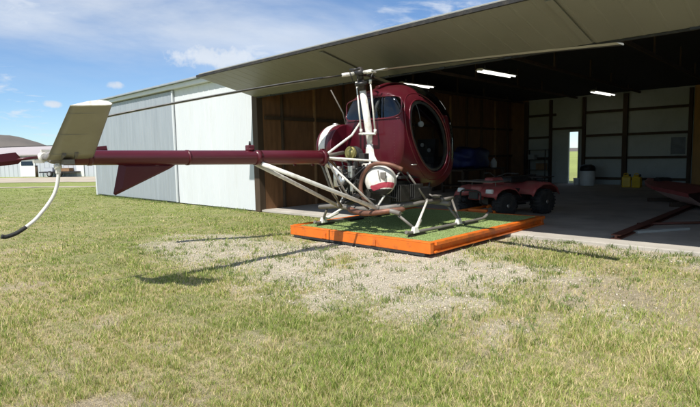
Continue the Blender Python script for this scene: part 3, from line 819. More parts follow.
# tail boom ----------------------------------------------------------------
BZ = lambda y: 1.43 + (-2.71 - y) / 3.7 * .055
m = MB(); ys = np.linspace(-2.76, -6.36, 20)
m.tube([(5.5, y, BZ(y)) for y in ys], [.105 - .030 * i / 19 for i in range(20)], 28); boom = hp(m, 'tail_boom', 'boom')
for y, w in ((-2.78, .05), (-3.96, .09), (-5.0, .03), (-6.1, .04)):
    t = (-2.62 - y) / 3.74; r = .105 - .03 * t + .006
    m = MB(); m.tube([(5.5, y, BZ(y)), (5.5, y - w, BZ(y))], r, 28); hp(m, 'boom_collar', 'boom', boom)
m = MB(); m.box((5.5, -4.11, BZ(-4.11) + .125), (.085, .10, .075)); m.tube([(5.5, -4.11, BZ(-4.11) + .09), (5.5, -4.11, BZ(-4.11) + .12)], .06, 16); bc = hp(m, 'beacon', 'boom', boom, bevel=.012)
m = MB(); m.tube([(5.5, -4.11, 1.61), (5.5, -4.11, 1.665)], [.016, .012], 10); hp(m, 'beacon_lamp', 'black', bc)
for y in (-3.0, -3.35, -5.4): m = MB(); m.box((5.5, y, BZ(y) - .108 + .004 * (-y - 3)), (.03, .04, .03)); hp(m, 'boom_bracket', 'boom', boom)
# ventral fin
m = MB()
def wedge(poly, th):   # poly in (y,z), thin at the edges
    n = len(poly); cy = sum(p[0] for p in poly) / n; cz = sum(p[1] for p in poly) / n
    vs = [(5.5, p[0], p[1]) for p in poly] + [(5.5 + s * th, cy + (p[0] - cy) * .7, cz + (p[1] - cz) * .7) for s in (1, -1) for p in poly]
    fs = [tuple(n + i for i in range(n)), tuple(2 * n + i for i in reversed(range(n)))]
    for i in range(n):
        j = (i + 1) % n; fs += [(i, j, n + j, n + i), (j, i, 2 * n + i, 2 * n + j)]
    return vs, fs
m.add(*wedge([(-5.82, 1.42), (-5.12, 1.41), (-5.24, 1.34), (-5.88, 1.07), (-5.90, 1.09)], .018)); hp(m, 'ventral_fin', 'maroon')
# stabilizer (starboard, angled up)
def stab():
    m = MB(); vs = []; ns = 14
    chordpts = [(0, 0), (.03, .35), (.12, .75), (.3, 1.0), (.55, .78), (.8, .36), (1, .0), (.8, -.10), (.5, -.16), (.2, -.22), (.05, -.18)]
    k = len(chordpts); rows = 9
    A_f, A_r = Vector((5.56, -6.10, 1.475)), Vector((5.56, -6.535, 1.465))
    B_f, B_r = Vector((6.22, -6.135, 1.965)), Vector((6.22, -6.50, 1.93))
    nrm = (B_f - A_f).cross(A_r - A_f).normalized()
    if nrm.z < 0: nrm = -nrm
    for i in range(rows):
        t = i / (rows - 1); f, r = A_f.lerp(B_f, t), A_r.lerp(B_r, t)
        for c, h in chordpts: vs.append(f.lerp(r, c) + nrm * (h * .052))
    fs = [(i * k + j, i * k + (j + 1) % k, (i + 1) * k + (j + 1) % k, (i + 1) * k + j) for i in range(rows - 1) for j in range(k)]
    fs += [tuple(reversed(range(k)))]
    m.add(vs, fs, True); s = hp(m, 'stabilizer', 'fin_white')
    m = MB()
    e = (B_f - A_f).normalized() * .012
    tip = [B_f.lerp(B_r, c) + nrm * (h * .054) for c, h in chordpts]
    m.add([p for p in tip] + [p + e for p in tip], [tuple(range(k, 2 * k))] + [(j, (j + 1) % k, k + (j + 1) % k, k + j) for j in range(k)]); hp(m, 'tip_cap', 'white_tube', s)
    m = MB()   # rivet line / seams on the skin
    for t in (.12, .5, .88):
        f, r = A_f.lerp(B_f, t), A_r.lerp(B_r, t); m.tube([f.lerp(r, c) - nrm * (.0095 if .1 < c < .9 else .004) for c in (.06, .2, .5, .8, .96)], .0022, 6)
    hp(m, 'skin_seam', 'fin_white', s)
    m = MB(); m.tube([(5.5, -6.28, 1.46), (5.60, -6.28, 1.50), (5.66, -6.29, 1.545)], .022, 8); m.tube([(5.5, -6.40, 1.45), (5.66, -6.40, 1.52)], .018, 8); m.box((5.58, -6.35, 1.44), (.09, .10, .05)); hp(m, 'stabilizer_fitting', 'grey_tube')
stab()
# tail rotor
TR = Vector((5.10, -6.44, 1.50))
m = MB(); m.tube([(5.5, -6.34, 1.485), (5.5, -6.49, 1.485)], [.07, .045], 16); m.lathe((5.52, -6.44, 1.485), (-1, 0, 0), [(0, .05), (.05, .062), (.12, .055), (.18, .035), (.38, .024)], 20); hp(m, 'tail_gearbox', 'grey_tube')
m = MB(); m.lathe(TR + Vector((.06, 0, 0)), (-1, 0, 0), [(0, .035), (.02, .05), (.06, .05), (.10, .03), (.12, .0)], 18); m.box(TR + Vector((.03, .03, .06)), (.03, .10, .03)); m.box(TR + Vector((.03, -.05, -.05)), (.03, .10, .03)); hp(m, 'tail_rotor_hub', 'white_tube')
for sg in (1, -1):
    d = Vector((0, sg, .11 * sg)).normalized(); c = Vector((0, -d.z, d.y))
    m = MB(); m.tube([TR + d * .02, TR + d * .24], [.016, .014], 10)
    P = []
    for t, lo, hi in ((.20, -.015, .018), (.235, -.075, .045), (.66, -.07, .045)):
        P.append((t, lo, hi))
    vs, fs = [], []
    for t, lo, hi in P:
        for s, cc in ((.006, lo), (.011, (lo + 2 * hi) / 3), (.004, hi), (-.004, hi), (-.008, (lo + 2 * hi) / 3), (-.003, lo)):
            vs.append(TR + d * t + c * cc + Vector((s, 0, 0)))
    for i in range(2):
        for j in range(6): fs.append((i * 6 + j, i * 6 + (j + 1) % 6, (i + 1) * 6 + (j + 1) % 6, (i + 1) * 6 + j))
    fs += [tuple(reversed(range(6))), tuple(range(12, 18))]
    m.add(vs, fs); hp(m, 'tail_rotor_blade', 'maroon')
# tail skid
sk = cr([(5.5, -6.41, 1.44), (5.5, -6.43, 1.25), (5.5, -6.49, 1.09), (5.5, -6.63, .91), (5.5, -6.74, .82)], 7)
m = MB(); m.tube(sk, .0175, 14); tsk = hp(m, 'tail_skid', 'white_tube')
sk2 = cr([(5.5, -6.735, .824), (5.5, -6.82, .775), (5.5, -6.90, .752), (5.5, -6.945, .76)], 6)
m = MB(); m.tube(sk2, [.020] * (len(sk2) - 2) + [.022, .015], 14); hp(m, 'skid_tip', 'rubber', tsk)
m = MB(); m.tube([(5.5, -6.39, 1.40), (5.5, -6.45, 1.395)], .026, 12); m.box((5.5, -6.42, 1.37), (.035, .04, .08)); hp(m, 'skid_clamp', 'white_tube', tsk)

# fuel tank ------------------------------------------------------------------
tc = (4.48, -1.68, 1.60)
m = MB(); m.lathe(tc, (1, 0, 0), [(0, .0), (.005, .2), (.03, .33), (.07, .375), (.14, .39)], 44); m.lathe(tc, (1, 0, 0), [(.30, .392), (.40, .392), (.415, .385), (.42, .35), (.43, .2), (.432, 0)], 44); tk = hp(m, 'fuel_tank', 'maroon')
m = MB(); m.lathe(tc, (1, 0, 0), [(.139, .388), (.145, .394), (.295, .394), (.301, .388)], 44); hp(m, 'tank_band', 'white_tube', tk)
m = MB(); m.lathe(tc, (1, 0, 0), [(.41, .374), (.425, .386), (.437, .374)], 44); hp(m, 'tank_rim', 'maroon_trim', tk)
m = MB(); m.lathe((4.66, -1.68, 1.985), (0, 0, 1), [(0, .05), (.03, .05), (.04, .03)], 16); hp(m, 'tank_cap', 'alu', tk)
m = MB(); m.tube([(4.74, -1.48, 2.00), (4.74, -1.56, 2.2), (4.75, -1.86, 2.58)], [.02, .012, .010], 8); hp(m, 'antenna_rod', 'grey_tube')

# frame tubes ------------------------------------------------------------------
J = (5.5, -2.80, 1.43)
def ftube(pts, r=.02, mm='white_tube', name='frame_tube', **k):
    m = MB(); m.tube(pts, r, 12, **k); hp(m, name, mm)
for sx in (1, -1):
    X = lambda u: 5.5 + sx * u
    N1, N2, N3 = (X(.5), -1.47, 1.25), (X(.42), -2.05, .62), (X(.72), -1.12, .68)
    ftube([J, (X(.3), -2.0, 1.36), N1], .017); ftube([J, N2], .017); ftube([N1, N2], .015); ftube([N1, N3], .018, 'grey_tube'); ftube([N1, (X(.5), -.7, 1.08)], .018, 'dark_metal')
    ftube([(X(.08), -2.76, 1.35), (X(.16), -2.45, .85), (X(.3), -2.1, .6)], .016, 'grey_tube')
    ftube([N2, (X(.2), -1.4, 1.1)], .016, 'dark_metal'); ftube([(X(.45), -.75, .62), (X(.5), -.7, 1.05)], .018, 'dark_metal')
    # boom braces down to the rear cross member
    ftube([(X(.07), -3.98, 1.365), (X(.20), -3.34, 1.12), (X(.45), -2.03, .60)], .031, 'white_tube', 'boom_brace', flat=.55, flatdir=(1, 0, .0))
    # landing gear
    ftube([(X(.42), -2.05, .60), (X(.60), -1.5, .63), (X(.74), -.72, .66)], [.044, .04, .036], 'grey_tube', 'gear_beam')
    for y, yt, zt in ((-1.86, -1.98, .54), (-.62, -.68, .62)):
        ftube([(X(1.02), y, PT + .10), (X(.80), yt, zt - .02)], .022, 'grey_tube', 'gear_leg', flat=1.0)
    ftube([(X(1.02), -1.84, PT + .10), (X(.74), -1.14, .67)], .020, 'white_tube', 'damper'); ftube([(X(1.02), -1.84, PT + .10), (X(.92), -1.58, .41)], .028, 'white_tube', 'damper_body')
    ftube([(X(1.02), -.60, PT + .10), (X(.74), -.40, .66)], .020, 'grey_tube', 'damper')
    ftube([(X(.74), -.72, .66), (X(.74), -.35, .67)], .03, 'grey_tube')
    m = MB(); m.tube(cr([(X(1.02), -2.08, PT + .075), (X(1.02), -1.9, PT + .05), (X(1.02), -.8, PT + .045), (X(1.02), .10, PT + .045), (X(1.02), .30, PT + .075), (X(1.02), .40, PT + .13)], 6), .027, 14); skd = hp(m, 'skid', 'grey_tube')
    for y in (-1.86, -.62): m = MB(); m.box((X(1.02), y, PT + .085), (.085, .15, .10), top=(.6, .6)); hp(m, 'skid_saddle', 'white_tube', skd, bevel=.012)
    for y in (-1.8, -1.0, -.2): m = MB(); m.b2((X(1.02) - .03, y - .2, PT - .002), (X(1.02) + .03, y + .2, PT + .019)); hp(m, 'skid_shoe', 'dark_metal', skd)
ftube([(4.52, -1.985, .55), (4.95, -2.0, .60), (5.5, -2.02, .575), (6.05, -2.0, .60), (6.34, -1.985, .55)], [.036, .045, .048, .045, .036], 'grey_tube', 'cross_beam')
ftube([(4.60, -.70, .60), (5.5, -.72, .64), (6.40, -.70, .60)], .04, 'grey_tube', 'cross_beam')
ftube([J, (5.36, -2.0, 1.78), (5.30, -1.72, 2.0)], .019)
ftube([(5.45, -2.74, 1.44), (5.30, -2.15, 1.50)], .03, 'grey_tube', 'drive_shaft')
# drive pulley, engine, shroud, exhaust
m = MB(); m.lathe((5.33, -2.02, 1.49), (0, 1, 0), [(-.03, .03), (-.03, .055), (0, .06), (0, .085), (-.015, .105), (.0, .112), (.035, .112), (.05, .105)], 28); hp(m, 'drive_pulley', 'olive_pulley')
m = MB(); m.lathe((5.33, -1.96, 1.49), (0, 1, 0), [(0, .115), (.07, .115), (.12, .10), (.2, .06)], 24); m.b2((5.24, -1.99, .98), (5.30, -1.93, 1.5)); m.b2((5.37, -1.99, .98), (5.42, -1.93, 1.5)); hp(m, 'drive_belt', 'rubber')
m = MB()
m.b2((5.05, -1.75, .66), (5.95, -1.0, 1.02)); m.b2((5.2, -1.8, .98), (5.8, -1.1, 1.26)); m.tube([(5.3, -1.95, .98), (5.3, -1.5, .98)], .14, 16)
for sx in (-1, 1):
    for yy in (-1.62, -1.25):
        for k in range(6): m.b2((5.5 + sx * (.44 + k * .04), yy - .12, .70), (5.5 + sx * (.455 + k * .04), yy + .12, .96))
eng = hp(m, 'engine', 'engine', bevel=.01)
m = MB(); m.lathe((5.16, -1.98, 1.03), (.2, -1, .1), [(0, .07), (.04, .09), (.10, .08), (.13, .03)], 16); m.box((5.36, -2.02, 1.18), (.10, .09, .2)); m.box((5.42, -2.05, .92), (.08, .08, .12)); hp(m, 'carburettor', 'alu', eng, bevel=.012)
m = MB()
rr = random.Random(4)
for k in range(15):
    a = (rr.uniform(4.9, 5.7), -2.02 - rr.random() * .06, rr.uniform(.75, 1.35)); b = (rr.uniform(5.0, 5.7), -1.95 - rr.random() * .1, rr.uniform(.7, 1.3))
    c = tuple((a[i] + b[i]) / 2 + rr.uniform(-.08, .08) for i in range(3)); m.tube(cr([a, c, b], 6), rr.choice((.008, .011, .015)), 8)
hp(m, 'hoses', 'black', eng)
m = MB()
rr = random.Random(9)
for k in range(6):
    a = (rr.uniform(5.0, 5.65), -2.06, rr.uniform(.8, 1.3)); b = (rr.uniform(5.0, 5.65), -2.05, rr.uniform(.75, 1.3)); m.tube(cr([a, (a[0] * .5 + b[0] * .5, -2.12, b[2]), b], 6), .007, 6)
hp(m, 'ignition_leads', 'grey_tube', eng)
m = MB(); m.lathe((4.98, -1.95, .92), (0, 0, 1), [(0, .07), (.02, .085), (.26, .085), (.30, .06), (.31, .03), (.35, .03)], 20); hp(m, 'oil_tank', 'alu', eng)
m = MB(); m.box((5.52, -2.06, .78), (.16, .10, .10)); hp(m, 'starter', 'dark_metal', eng, bevel=.01)
m = MB(); m.box((5.62, -2.0, 1.40), (.12, .12, .16)); m.tube([(5.62, -2.0, 1.3), (5.60, -2.05, 1.0)], .02, 8); hp(m, 'gearbox_fitting', 'dark_metal', eng, bevel=.01)
m = MB(); m.tube(cr([(5.75, -1.98, 1.34), (5.98, -1.75, 1.30), (6.05, -1.4, 1.02), (6.0, -1.1, .8)], 6), .014, 8); m.tube(cr([(5.95, -1.9, .82), (6.12, -1.6, .72), (6.15, -1.2, .74)], 6), .012, 8); m.tube(cr([(5.2, -2.1, .72), (5.6, -2.14, .80), (5.9, -2.05, .74)], 6), .010, 8); hp(m, 'hoses', 'black', eng)
m = MB(); m.box((6.05, -1.05, .80), (.22, .34, .2)); hp(m, 'battery_box', 'black', eng, bevel=.012)
# welded joints and clamps where the tubes meet
for sx in (1, -1):
    X = lambda u: 5.5 + sx * u
    for c, rad in (((X(.5), -1.47, 1.25), .030), ((X(.42), -2.05, .62), .052), ((X(.72), -1.12, .68), .034), ((X(.74), -.72, .66), .046)):
        m = MB(); m.lathe(c, (0, 0, 1), [(rad * math.sin(t), rad * math.cos(t)) for t in np.linspace(-PI / 2, PI / 2, 9)], 14); hp(m, 'frame_joint', 'grey_tube')
m = MB(); m.tube([(5.5, -2.77, 1.43), (5.5, -2.85, 1.43)], [.115, .115], 24); m.box((5.5, -2.80, 1.54), (.05, .05, .04)); m.box((5.5, -2.80, 1.32), (.05, .05, .04)); hp(m, 'boom_clamp', 'boom')
# round white cooling shroud with red marking
SC = Vector((5.86, -1.88, 1.04)); SA = Vector((.42, -.9, .06)).normalized()
prof = [(-.14, .235), (-.02, .245), (.06, .24), (.10, .215), (.135, .17), (.155, .11), (.165, .05), (.167, .0)]
def shroud():
    tt = np.linspace(0, 1, 60); px = np.interp(tt, np.linspace(0, 1, len(prof)), [p[0] for p in prof]); pr = np.interp(tt, np.linspace(0, 1, len(prof)), [p[1] for p in prof])
    m = MB(); m.lathe(SC, SA, list(zip(px, pr)), 200)
    parts = {'fan_shroud': MB(), 'red_marking': MB(), 'air_outlet': MB()}
    up = (Vector((0, 0, 1)) - SA * SA.z).normalized(); rt = up.cross(SA)
    if rt.x < 0: rt = -rt
    for f, s in zip(m.f, m.sm):
        c = sum((Vector(m.v[j]) for j in f), Vector()) / len(f) - SC
        h, w, dpt = c.dot(up), c.dot(rt), c.dot(SA)
        key = 'fan_shroud'
        if dpt > .03:
            if -.14 < h - .03 * math.sin(w * 11) < -.05 and w > -.13 + .6 * abs(h + .1): key = 'red_marking'
            elif h <= -.13 and w > -.17: key = 'air_outlet'
        p = parts[key]; o = len(p.v)
        p.v += [m.v[j] for j in f]; p.f.append(tuple(o + i for i in range(len(f)))); p.sm.append(True)
    s = hp(parts['fan_shroud'], 'fan_shroud', 'white_tube'); hp(parts['red_marking'], 'red_marking', 'red_mark', s); hp(parts['air_outlet'], 'air_outlet', 'black', s)
    m = MB(); a = SC + SA * .17 + up * .08 + rt * .09; m.box(a, (.10, .03, .10)); m.tube([SC + SA * .15 + up * .16, SC + SA * .19 + up * .02 + rt * .04], .012, 8); hp(m, 'shroud_bracket', 'grey_tube', s, bevel=.008)
shroud()
ftube(cr([(5.70, -2.05, .70), (5.62, -2.08, .86), (5.63, -2.08, 1.06), (5.72, -2.06, 1.22), (5.88, -2.02, 1.31), (6.10, -1.95, 1.30), (6.26, -1.82, 1.22)], 7), .034, 'copper', 'exhaust_pipe')
ftube(cr([(5.36, -2.12, .58), (5.62, -2.13, .535), (5.88, -2.12, .54), (6.12, -2.02, .58), (6.28, -1.8, .60)], 6), [.026] + [.046] * 10 + [.042] * 13 + [.026], 'copper', 'exhaust_muffler')

# ------------------------------------------------------------------ quad bike
def quad():
    q = thing('quad_bike', (5.72, 2.72, .05), 'red four wheeled quad bike with racks parked behind the platform', 'quad bike', PI - .22)
    q.scale = (1.1, 1.1, .98)
    def b(mb, name, m, parent=None, **k): return mb.build(name, m, parent or q, **k)
    for sx in (-1, 1):
        for y, r, w in ((.60, .275, .20), (-.58, .285, .25)):
            m = MB(); prof = [(-w / 2, r * .62), (-w / 2, r * .86), (-w * .38, r * .97), (0, r), (w * .38, r * .97), (w / 2, r * .86), (w / 2, r * .62), (w * .3, r * .52), (-w * .3, r * .52)]
            m.lathe((sx * .44, y, r), (1, 0, 0), prof, 28)
            for k in range(22):
                a = 2 * PI * k / 22
                for j in (-1, 1):
                    cx = sx * .44 + j * w * .25; cy = y + math.cos(a + j * .07) * r * .985; cz = r + math.sin(a + j * .07) * r * .985
                    m.tube([(cx - w * .2, cy, cz), (cx + w * .2, cy, cz)], .016, 5)
            t = b(m, 'wheel', 'rubber')
            m = MB(); m.lathe((sx * .44, y, r), (sx, 0, 0), [(-w * .2, r * .5), (w * .50, r * .60), (w * .49, r * .50), (w * .38, r * .44), (w * .38, r * .2), (w * .50, r * .16), (w * .51, 0)], 24); b(m, 'rim', 'alu', t)
    m = MB(); m.b2((-.12, -.7, .28), (.12, .7, .46)); m.tube([(-.38, .6, .3), (.38, .6, .3)], .03, 8); m.tube([(-.4, -.58, .3), (.4, -.58, .3)], .035, 8); m.b2((-.2, -.25, .3), (.2, .3, .6))
    for sx in (-1, 1): m.b2((sx * .2 - .14, -.2, .24), (sx * .2 + .14, .3, .28))
    b(m, 'chassis', 'dark_metal', bevel=.02)
    # front fenders and nose
    m = MB(); sec = []
    for sx in (-1, 1):
        m2 = MB(); m2.tube([(sx * .12, .66, .40), (sx * .40, .62, .30)], .016, 8); m2.tube([(sx * .12, .52, .40), (sx * .40, .58, .30)], .016, 8); b(m2, 'suspension_arm', 'dark_metal')
        m2 = MB(); m2.tube([(sx * .30, .61, .33), (sx * .17, .56, .68)], .03, 10)
        for k in range(7): t_ = .1 + .12 * k; c_ = Vector((sx * .30, .61, .33)).lerp(Vector((sx * .17, .56, .68)), t_); m2.lathe(c_, (-sx * .13, -.05, .35), [(-.01, .03), (0, .042), (.01, .03)], 12)
        b(m2, 'shock_absorber', 'red_plastic')
        m2 = MB(); m2.box((sx * .40, .02, .33), (.22, .44, .03)); b(m2, 'footrest', 'black', bevel=.01)
    m2 = MB(); m2.box((0, .985, .50), (.24, .03, .16)); b(m2, 'grille', 'black', bevel=.008)
    def loft(sections, mm, name):
        mb = MB(); vs = []; n = len(sections[0])
        for s in sections: vs += s
        fs = [(i * n + j, i * n + j + 1, (i + 1) * n + j + 1, (i + 1) * n + j) for i in range(len(sections) - 1) for j in range(n - 1)]
        mb.add(vs, fs, True); o = b(mb, name, mm); so = o.modifiers.new('thick', 'SOLIDIFY'); so.thickness = .018; return o
    def fender(ys, zs, wid):
        secs = []
        for y, z in zip(ys, zs): secs.append([(x, y, z - .02 * (abs(x) > .2) - .05 * (abs(x) > wid - .04)) for x in (-wid, -wid + .05, -.3, -.16, 0, .16, .3, wid - .05, wid)])
        return secs
    loft(fender((.98, .93, .80, .60, .38, .22), (.50, .62, .70, .73, .68, .52), .55), 'red_plastic', 'front_fender')
    loft(fender((-.10, -.22, -.45, -.70, -.90, -.98), (.50, .66, .76, .75, .66, .50), .57), 'red_plastic', 'rear_fender')
    m = MB(); m.box((0, .92, .55), (.34, .14, .30), top=(.75, .7), off=(0, -.04)); b(m, 'nose_cowl', 'red_plastic', bevel=.035, seg=3)
    m = MB(); m.box((0, .40, .78), (.26, .40, .18), top=(.8, .8)); b(m, 'tank_cover', 'red_plastic', bevel=.035, seg=3)
    m = MB(); m.box((0, -.28, .80), (.32, .72, .14), top=(.85, .92)); b(m, 'seat', 'black', bevel=.045, seg=3)
    for sx in (-1, 1):
        m = MB(); m.box((sx * .37, .945, .60), (.17, .07, .10), top=(.9, .7)); b(m, 'headlight', 'headlight', bevel=.015)
    for nm, ya, yb, zz in (('front_rack', .42, .98, .80), ('rear_rack', -.98, -.52, .84)):
        m = MB(); m.tube([(-.42, ya, zz), (.42, ya, zz), (.42, yb, zz), (-.42, yb, zz), (-.42, ya, zz)], .013, 8)
        for k in range(6): x = -.3 + .12 * k; m.tube([(x, ya, zz), (x, yb, zz)], .009, 6)
        for x in (-.3, .3): m.tube([(x, (ya + yb) / 2, zz), (x, (ya + yb) / 2, zz - .14)], .01, 6)
        b(m, nm, 'grey_tube' if nm == 'front_rack' else 'dark_metal')
    m = MB(); m.tube(cr([(-.40, .18, .95), (-.22, .26, .96), (-.06, .32, .90), (.06, .32, .90), (.22, .26, .96), (.40, .18, .95)], 5), .013, 8); m.tube([(0, .33, .90), (0, .45, .6)], .025, 8)
    hbr = b(m, 'handlebar', 'dark_metal')
    for sx in (-1, 1): m = MB(); m.tube([(sx * .30, .225, .957), (sx * .42, .172, .95)], .02, 10); b(m, 'grip', 'rubber', hbr)
    m = MB(); m.tube(cr([(-.26, .9, .30), (-.26, 1.06, .36), (-.24, 1.08, .58), (0, 1.09, .62), (.24, 1.08, .58), (.26, 1.06, .36), (.26, .9, .30)], 5), .018, 8); b(m, 'bumper', 'dark_metal')
quad()

# ------------------------------------------------------------------ things inside the hangar
t = thing('barrel', (3.88, 13.35, .05), 'white plastic barrel with a dark bag over its top beside the back door', 'barrel')
m = MB(); m.lathe((0, 0, 0), (0, 0, 1), [(0, .26), (.02, .28), (.25, .285), (.27, .295), (.30, .285), (.58, .285), (.60, .295), (.63, .285), (.72, .27)], 32); m.build('drum', 'white_plastic', t)
m = MB(); m.lathe((0, 0, 0), (0, 0, 1), [(.60, .298), (.72, .288), (.80, .25), (.85, .15), (.84, .0)], 24); m.build('bag', 'black', t)
def can(loc, rz, label):
    t = thing('jerry_can', loc, label, 'jerry can', rz, 'yellow jerry cans against the back wall')
    m = MB(); m.box((0, 0, .20), (.30, .20, .40)); m.box((-.02, 0, .435), (.24, .17, .07), top=(.6, .7)); m.build('body', 'yellow', t, bevel=.035, seg=3)
    m = MB(); m.tube(cr([(-.10, 0, .44), (-.08, 0, .51), (.02, 0, .52), (.06, 0, .44)], 5), .016, 8); m.build('handle', 'yellow', t)
    m = MB(); m.lathe((.10, 0, .42), (.2, 0, 1), [(0, .035), (.07, .035), (.075, .02)], 16); m.build('cap', 'black', t)
can((5.42, 13.0, .05), .15, 'yellow plastic jerry can standing nearer the white barrel')
can((5.80, 12.9, .05), -.2, 'yellow plastic jerry can standing nearer the dark window')
t = thing('bucket', (3.33, 13.75, .05), 'small white bucket on the floor by the back doorway', 'bucket')
m = MB(); m.lathe((0, 0, 0), (0, 0, 1), [(0, .11), (.25, .14), (.27, .148), (.28, .14), (.27, .135), (.02, .105)], 24); m.build('pail', 'white_plastic', t)
m = MB(); m.tube(cr([(-.14, 0, .26), (-.10, -.08, .17), (.0, -.12, .13), (.10, -.08, .17), (.14, 0, .26)], 5), .006, 6); m.build('handle', 'alu', t)
# blue covered load on a bench with bits on it
t = thing('workbench', (1.3, 8.9, .05), 'dark timber workbench along the brown plywood wall behind the quad', 'workbench')
m = MB(); m.box((0, 0, .80), (1.0, 3.2, .06)); m.build('bench_top', 'wood', t, bevel=.006)
for sx in (-.42, .42):
    for sy in (-1.45, 0, 1.45): m = MB(); m.box((sx, sy, .385), (.09, .09, .77)); m.build('leg', 'wood', t)
m = MB(); m.box((0, 0, .25), (.9, 3.0, .04)); m.build('shelf', 'wood', t)
def lump(name, loc, dims, m, label, cat, seed):
    rr = np.random.default_rng(seed); bm = bmesh.new(); bmesh.ops.create_cube(bm, size=1)
    bmesh.ops.subdivide_edges(bm, edges=bm.edges, cuts=7, use_grid_fill=True)
    for v in bm.verts:
        c = v.co.copy(); r = (abs(c.x * 2) ** 5 + abs(c.y * 2) ** 5 + abs(c.z * 2) ** 5) ** .2 or 1
        c = c / max(r, .3); n = float(fbm(np.array([c.x * 3 + seed]), np.array([c.y * 3 + c.z * 2.3]), 1.0, seed)[0]) - .5
        c *= 1 + n * .7; c.z -= .28 * max(0, c.z) * (abs(c.y) * 2) ** 1.5
        v.co = Vector((c.x * dims[0], c.y * dims[1], max(c.z * dims[2] + dims[2] / 2, 0)))
    me = bpy.data.meshes.new(name); bm.to_mesh(me); bm.free()
    me.polygons.foreach_set('use_smooth', [True] * len(me.polygons)); me.materials.append(M[m])
    o = bpy.data.objects.new(name, me); COL.objects.link(o); o.location = loc; return tag(o, label, cat)
lump('tarpaulin_bundle', (1.30, 8.65, .88), (.95, 1.5, .78), 'blue_tarp', 'dark blue tarpaulin bundle heaped on the workbench', 'tarpaulin', 5)
t = thing('plastic_jug', (1.55, 9.95, .88), 'small white plastic jug on the workbench by the blue tarpaulin', 'jug')
m = MB(); m.lathe((0, 0, 0), (0, 0, 1), [(0, .10), (.02, .12), (.22, .12), (.30, .08), (.34, .035), (.38, .035)], 20); m.build('bottle', 'white_plastic', t)
m = MB(); m.lathe((0, 0, .375), (0, 0, 1), [(0, .04), (.03, .04), (.035, .0)], 14); m.build('cap', 'red_plastic', t)
t = thing('shelf_unit', (1.55, 13.9, .05), 'dark metal shelf unit stacked with boxes in the rear left corner', 'shelving')
for sx in (-.45, .45):
    for sy in (-.22, .22): m = MB(); m.box((sx, sy, .75), (.04, .04, 1.5)); m.build('post', 'dark_metal', t)
for z in (.15, .6, 1.05, 1.48): m = MB(); m.box((0, 0, z), (.96, .5, .025)); m.build('shelf', 'dark_metal', t)
bxs = [(-.25, .163, 'grey', .3, .22, 'grey storage box on the lowest shelf of the corner shelf unit'), (.2, .613, 'wood_tan', .36, .26, 'tan cardboard box on the second shelf of the corner shelf unit'),
       (-.2, 1.063, 'white', .28, .2, 'pale storage box on the third shelf of the corner shelf unit')]
for bx, bz, cm, w, h, lb in bxs:
    tt = thing('storage_box', (1.55 + bx, 13.88, .05 + bz), lb, 'box', 0, 'boxes on the corner shelf unit')
    m = MB(); m.box((0, 0, h / 2), (w, .34, h)); m.build('carton', {'grey': 'grey_tube', 'wood_tan': 'wood_tan', 'white': 'liner'}[cm], tt, bevel=.008)
    m = MB(); m.box((0, 0, h + .012), (w + .02, .36, .022)); m.build('lid', {'grey': 'grey_tube', 'wood_tan': 'wood_tan', 'white': 'liner'}[cm], tt, bevel=.005)
# low red hull on its cradle, bow to the left
bo = thing('boat', (8.18, 7.22, .05), 'low red boat with pale underside resting on the hangar floor', 'boat', -.998)
m = MB(); vs = []; st = np.linspace(0, 1, 16); n = 9
for s in st:
    w = .62 * min(1, (s * 1.9) ** .7); x = -2.0 + 4.2 * s; keel = .40 * (1 - min(1, s * 1.5)) ** 1.6 + .06; top = .50 - .08 * s
    for k in range(n):
        a = -1 + 2 * k / (n - 1); vs.append((x, a * w, keel + (top - .07 - keel) * abs(a) ** 1.7))
fs = [(i * n + j, i * n + j + 1, (i + 1) * n + j + 1, (i + 1) * n + j) for i in range(len(st) - 1) for j in range(n - 1)]
m.add(vs, fs, True); m.build('hull', 'hull_pale', bo)
m = MB(); vs = []
for s in st:
    w = .62 * min(1, (s * 1.9) ** .7) + .015; x = -2.02 + 4.2 * s; top = .50 - .08 * s
    for yy, zz in ((-w, top - .09), (-w - .02, top), (-w * .55, top + .04), (0, top + .07), (w * .55, top + .04), (w + .02, top), (w, top - .09)): vs.append((x, yy, zz))
fs = [(i * 7 + j, i * 7 + j + 1, (i + 1) * 7 + j + 1, (i + 1) * 7 + j) for i in range(len(st) - 1) for j in range(6)]
m.add(vs, fs, False); m.build('deck', 'red_plastic', bo)
m = MB(); m.box((-.9, 0, .58), (.35, .4, .10), top=(.8, .8)); m.build('hatch', 'black', bo, bevel=.03)
for xx in (-.5, .9): m = MB(); m.b2((xx - .05, -.5, .0), (xx + .05, .5, .10)); m.build('cradle_block', 'wood', bo)
t = thing('steel_beam', (8.66, 3.98, .05), 'long rusty red steel beam lying on the concrete floor', 'beam')
m = MB(); m.b2((-.07, -3.45, .0), (.07, 3.4, .02)); m.b2((-.018, -3.45, .02), (.018, 3.4, .06)); m.b2((-.07, -3.45, .06), (.07, 3.4, .075)); m.build('girder', 'rust_red', t, bevel=.004)
t = thing('white_plank', (9.0, 1.85, .05), 'short pale plank on the floor beside the rusty beam', 'plank', -.55)
m = MB(); m.box((0, 0, .02), (.14, 1.1, .04)); m.build('board', 'liner', t, bevel=.004)
t = thing('tow_pole', (9.35, 3.2, .05), 'thin red tow pole on the floor right of the rusty beam', 'pole', -.75)
m = MB(); m.tube([(0, -1.1, .03), (0, 1.1, .03)], .025, 8); m.build('pole', 'rust_red', t); m = MB(); m.lathe((0, -1.16, .03), (0, 0, 1), [(-.02, .06), (.02, .06)], 14); m.build('tow_eye', 'rust_red', t)

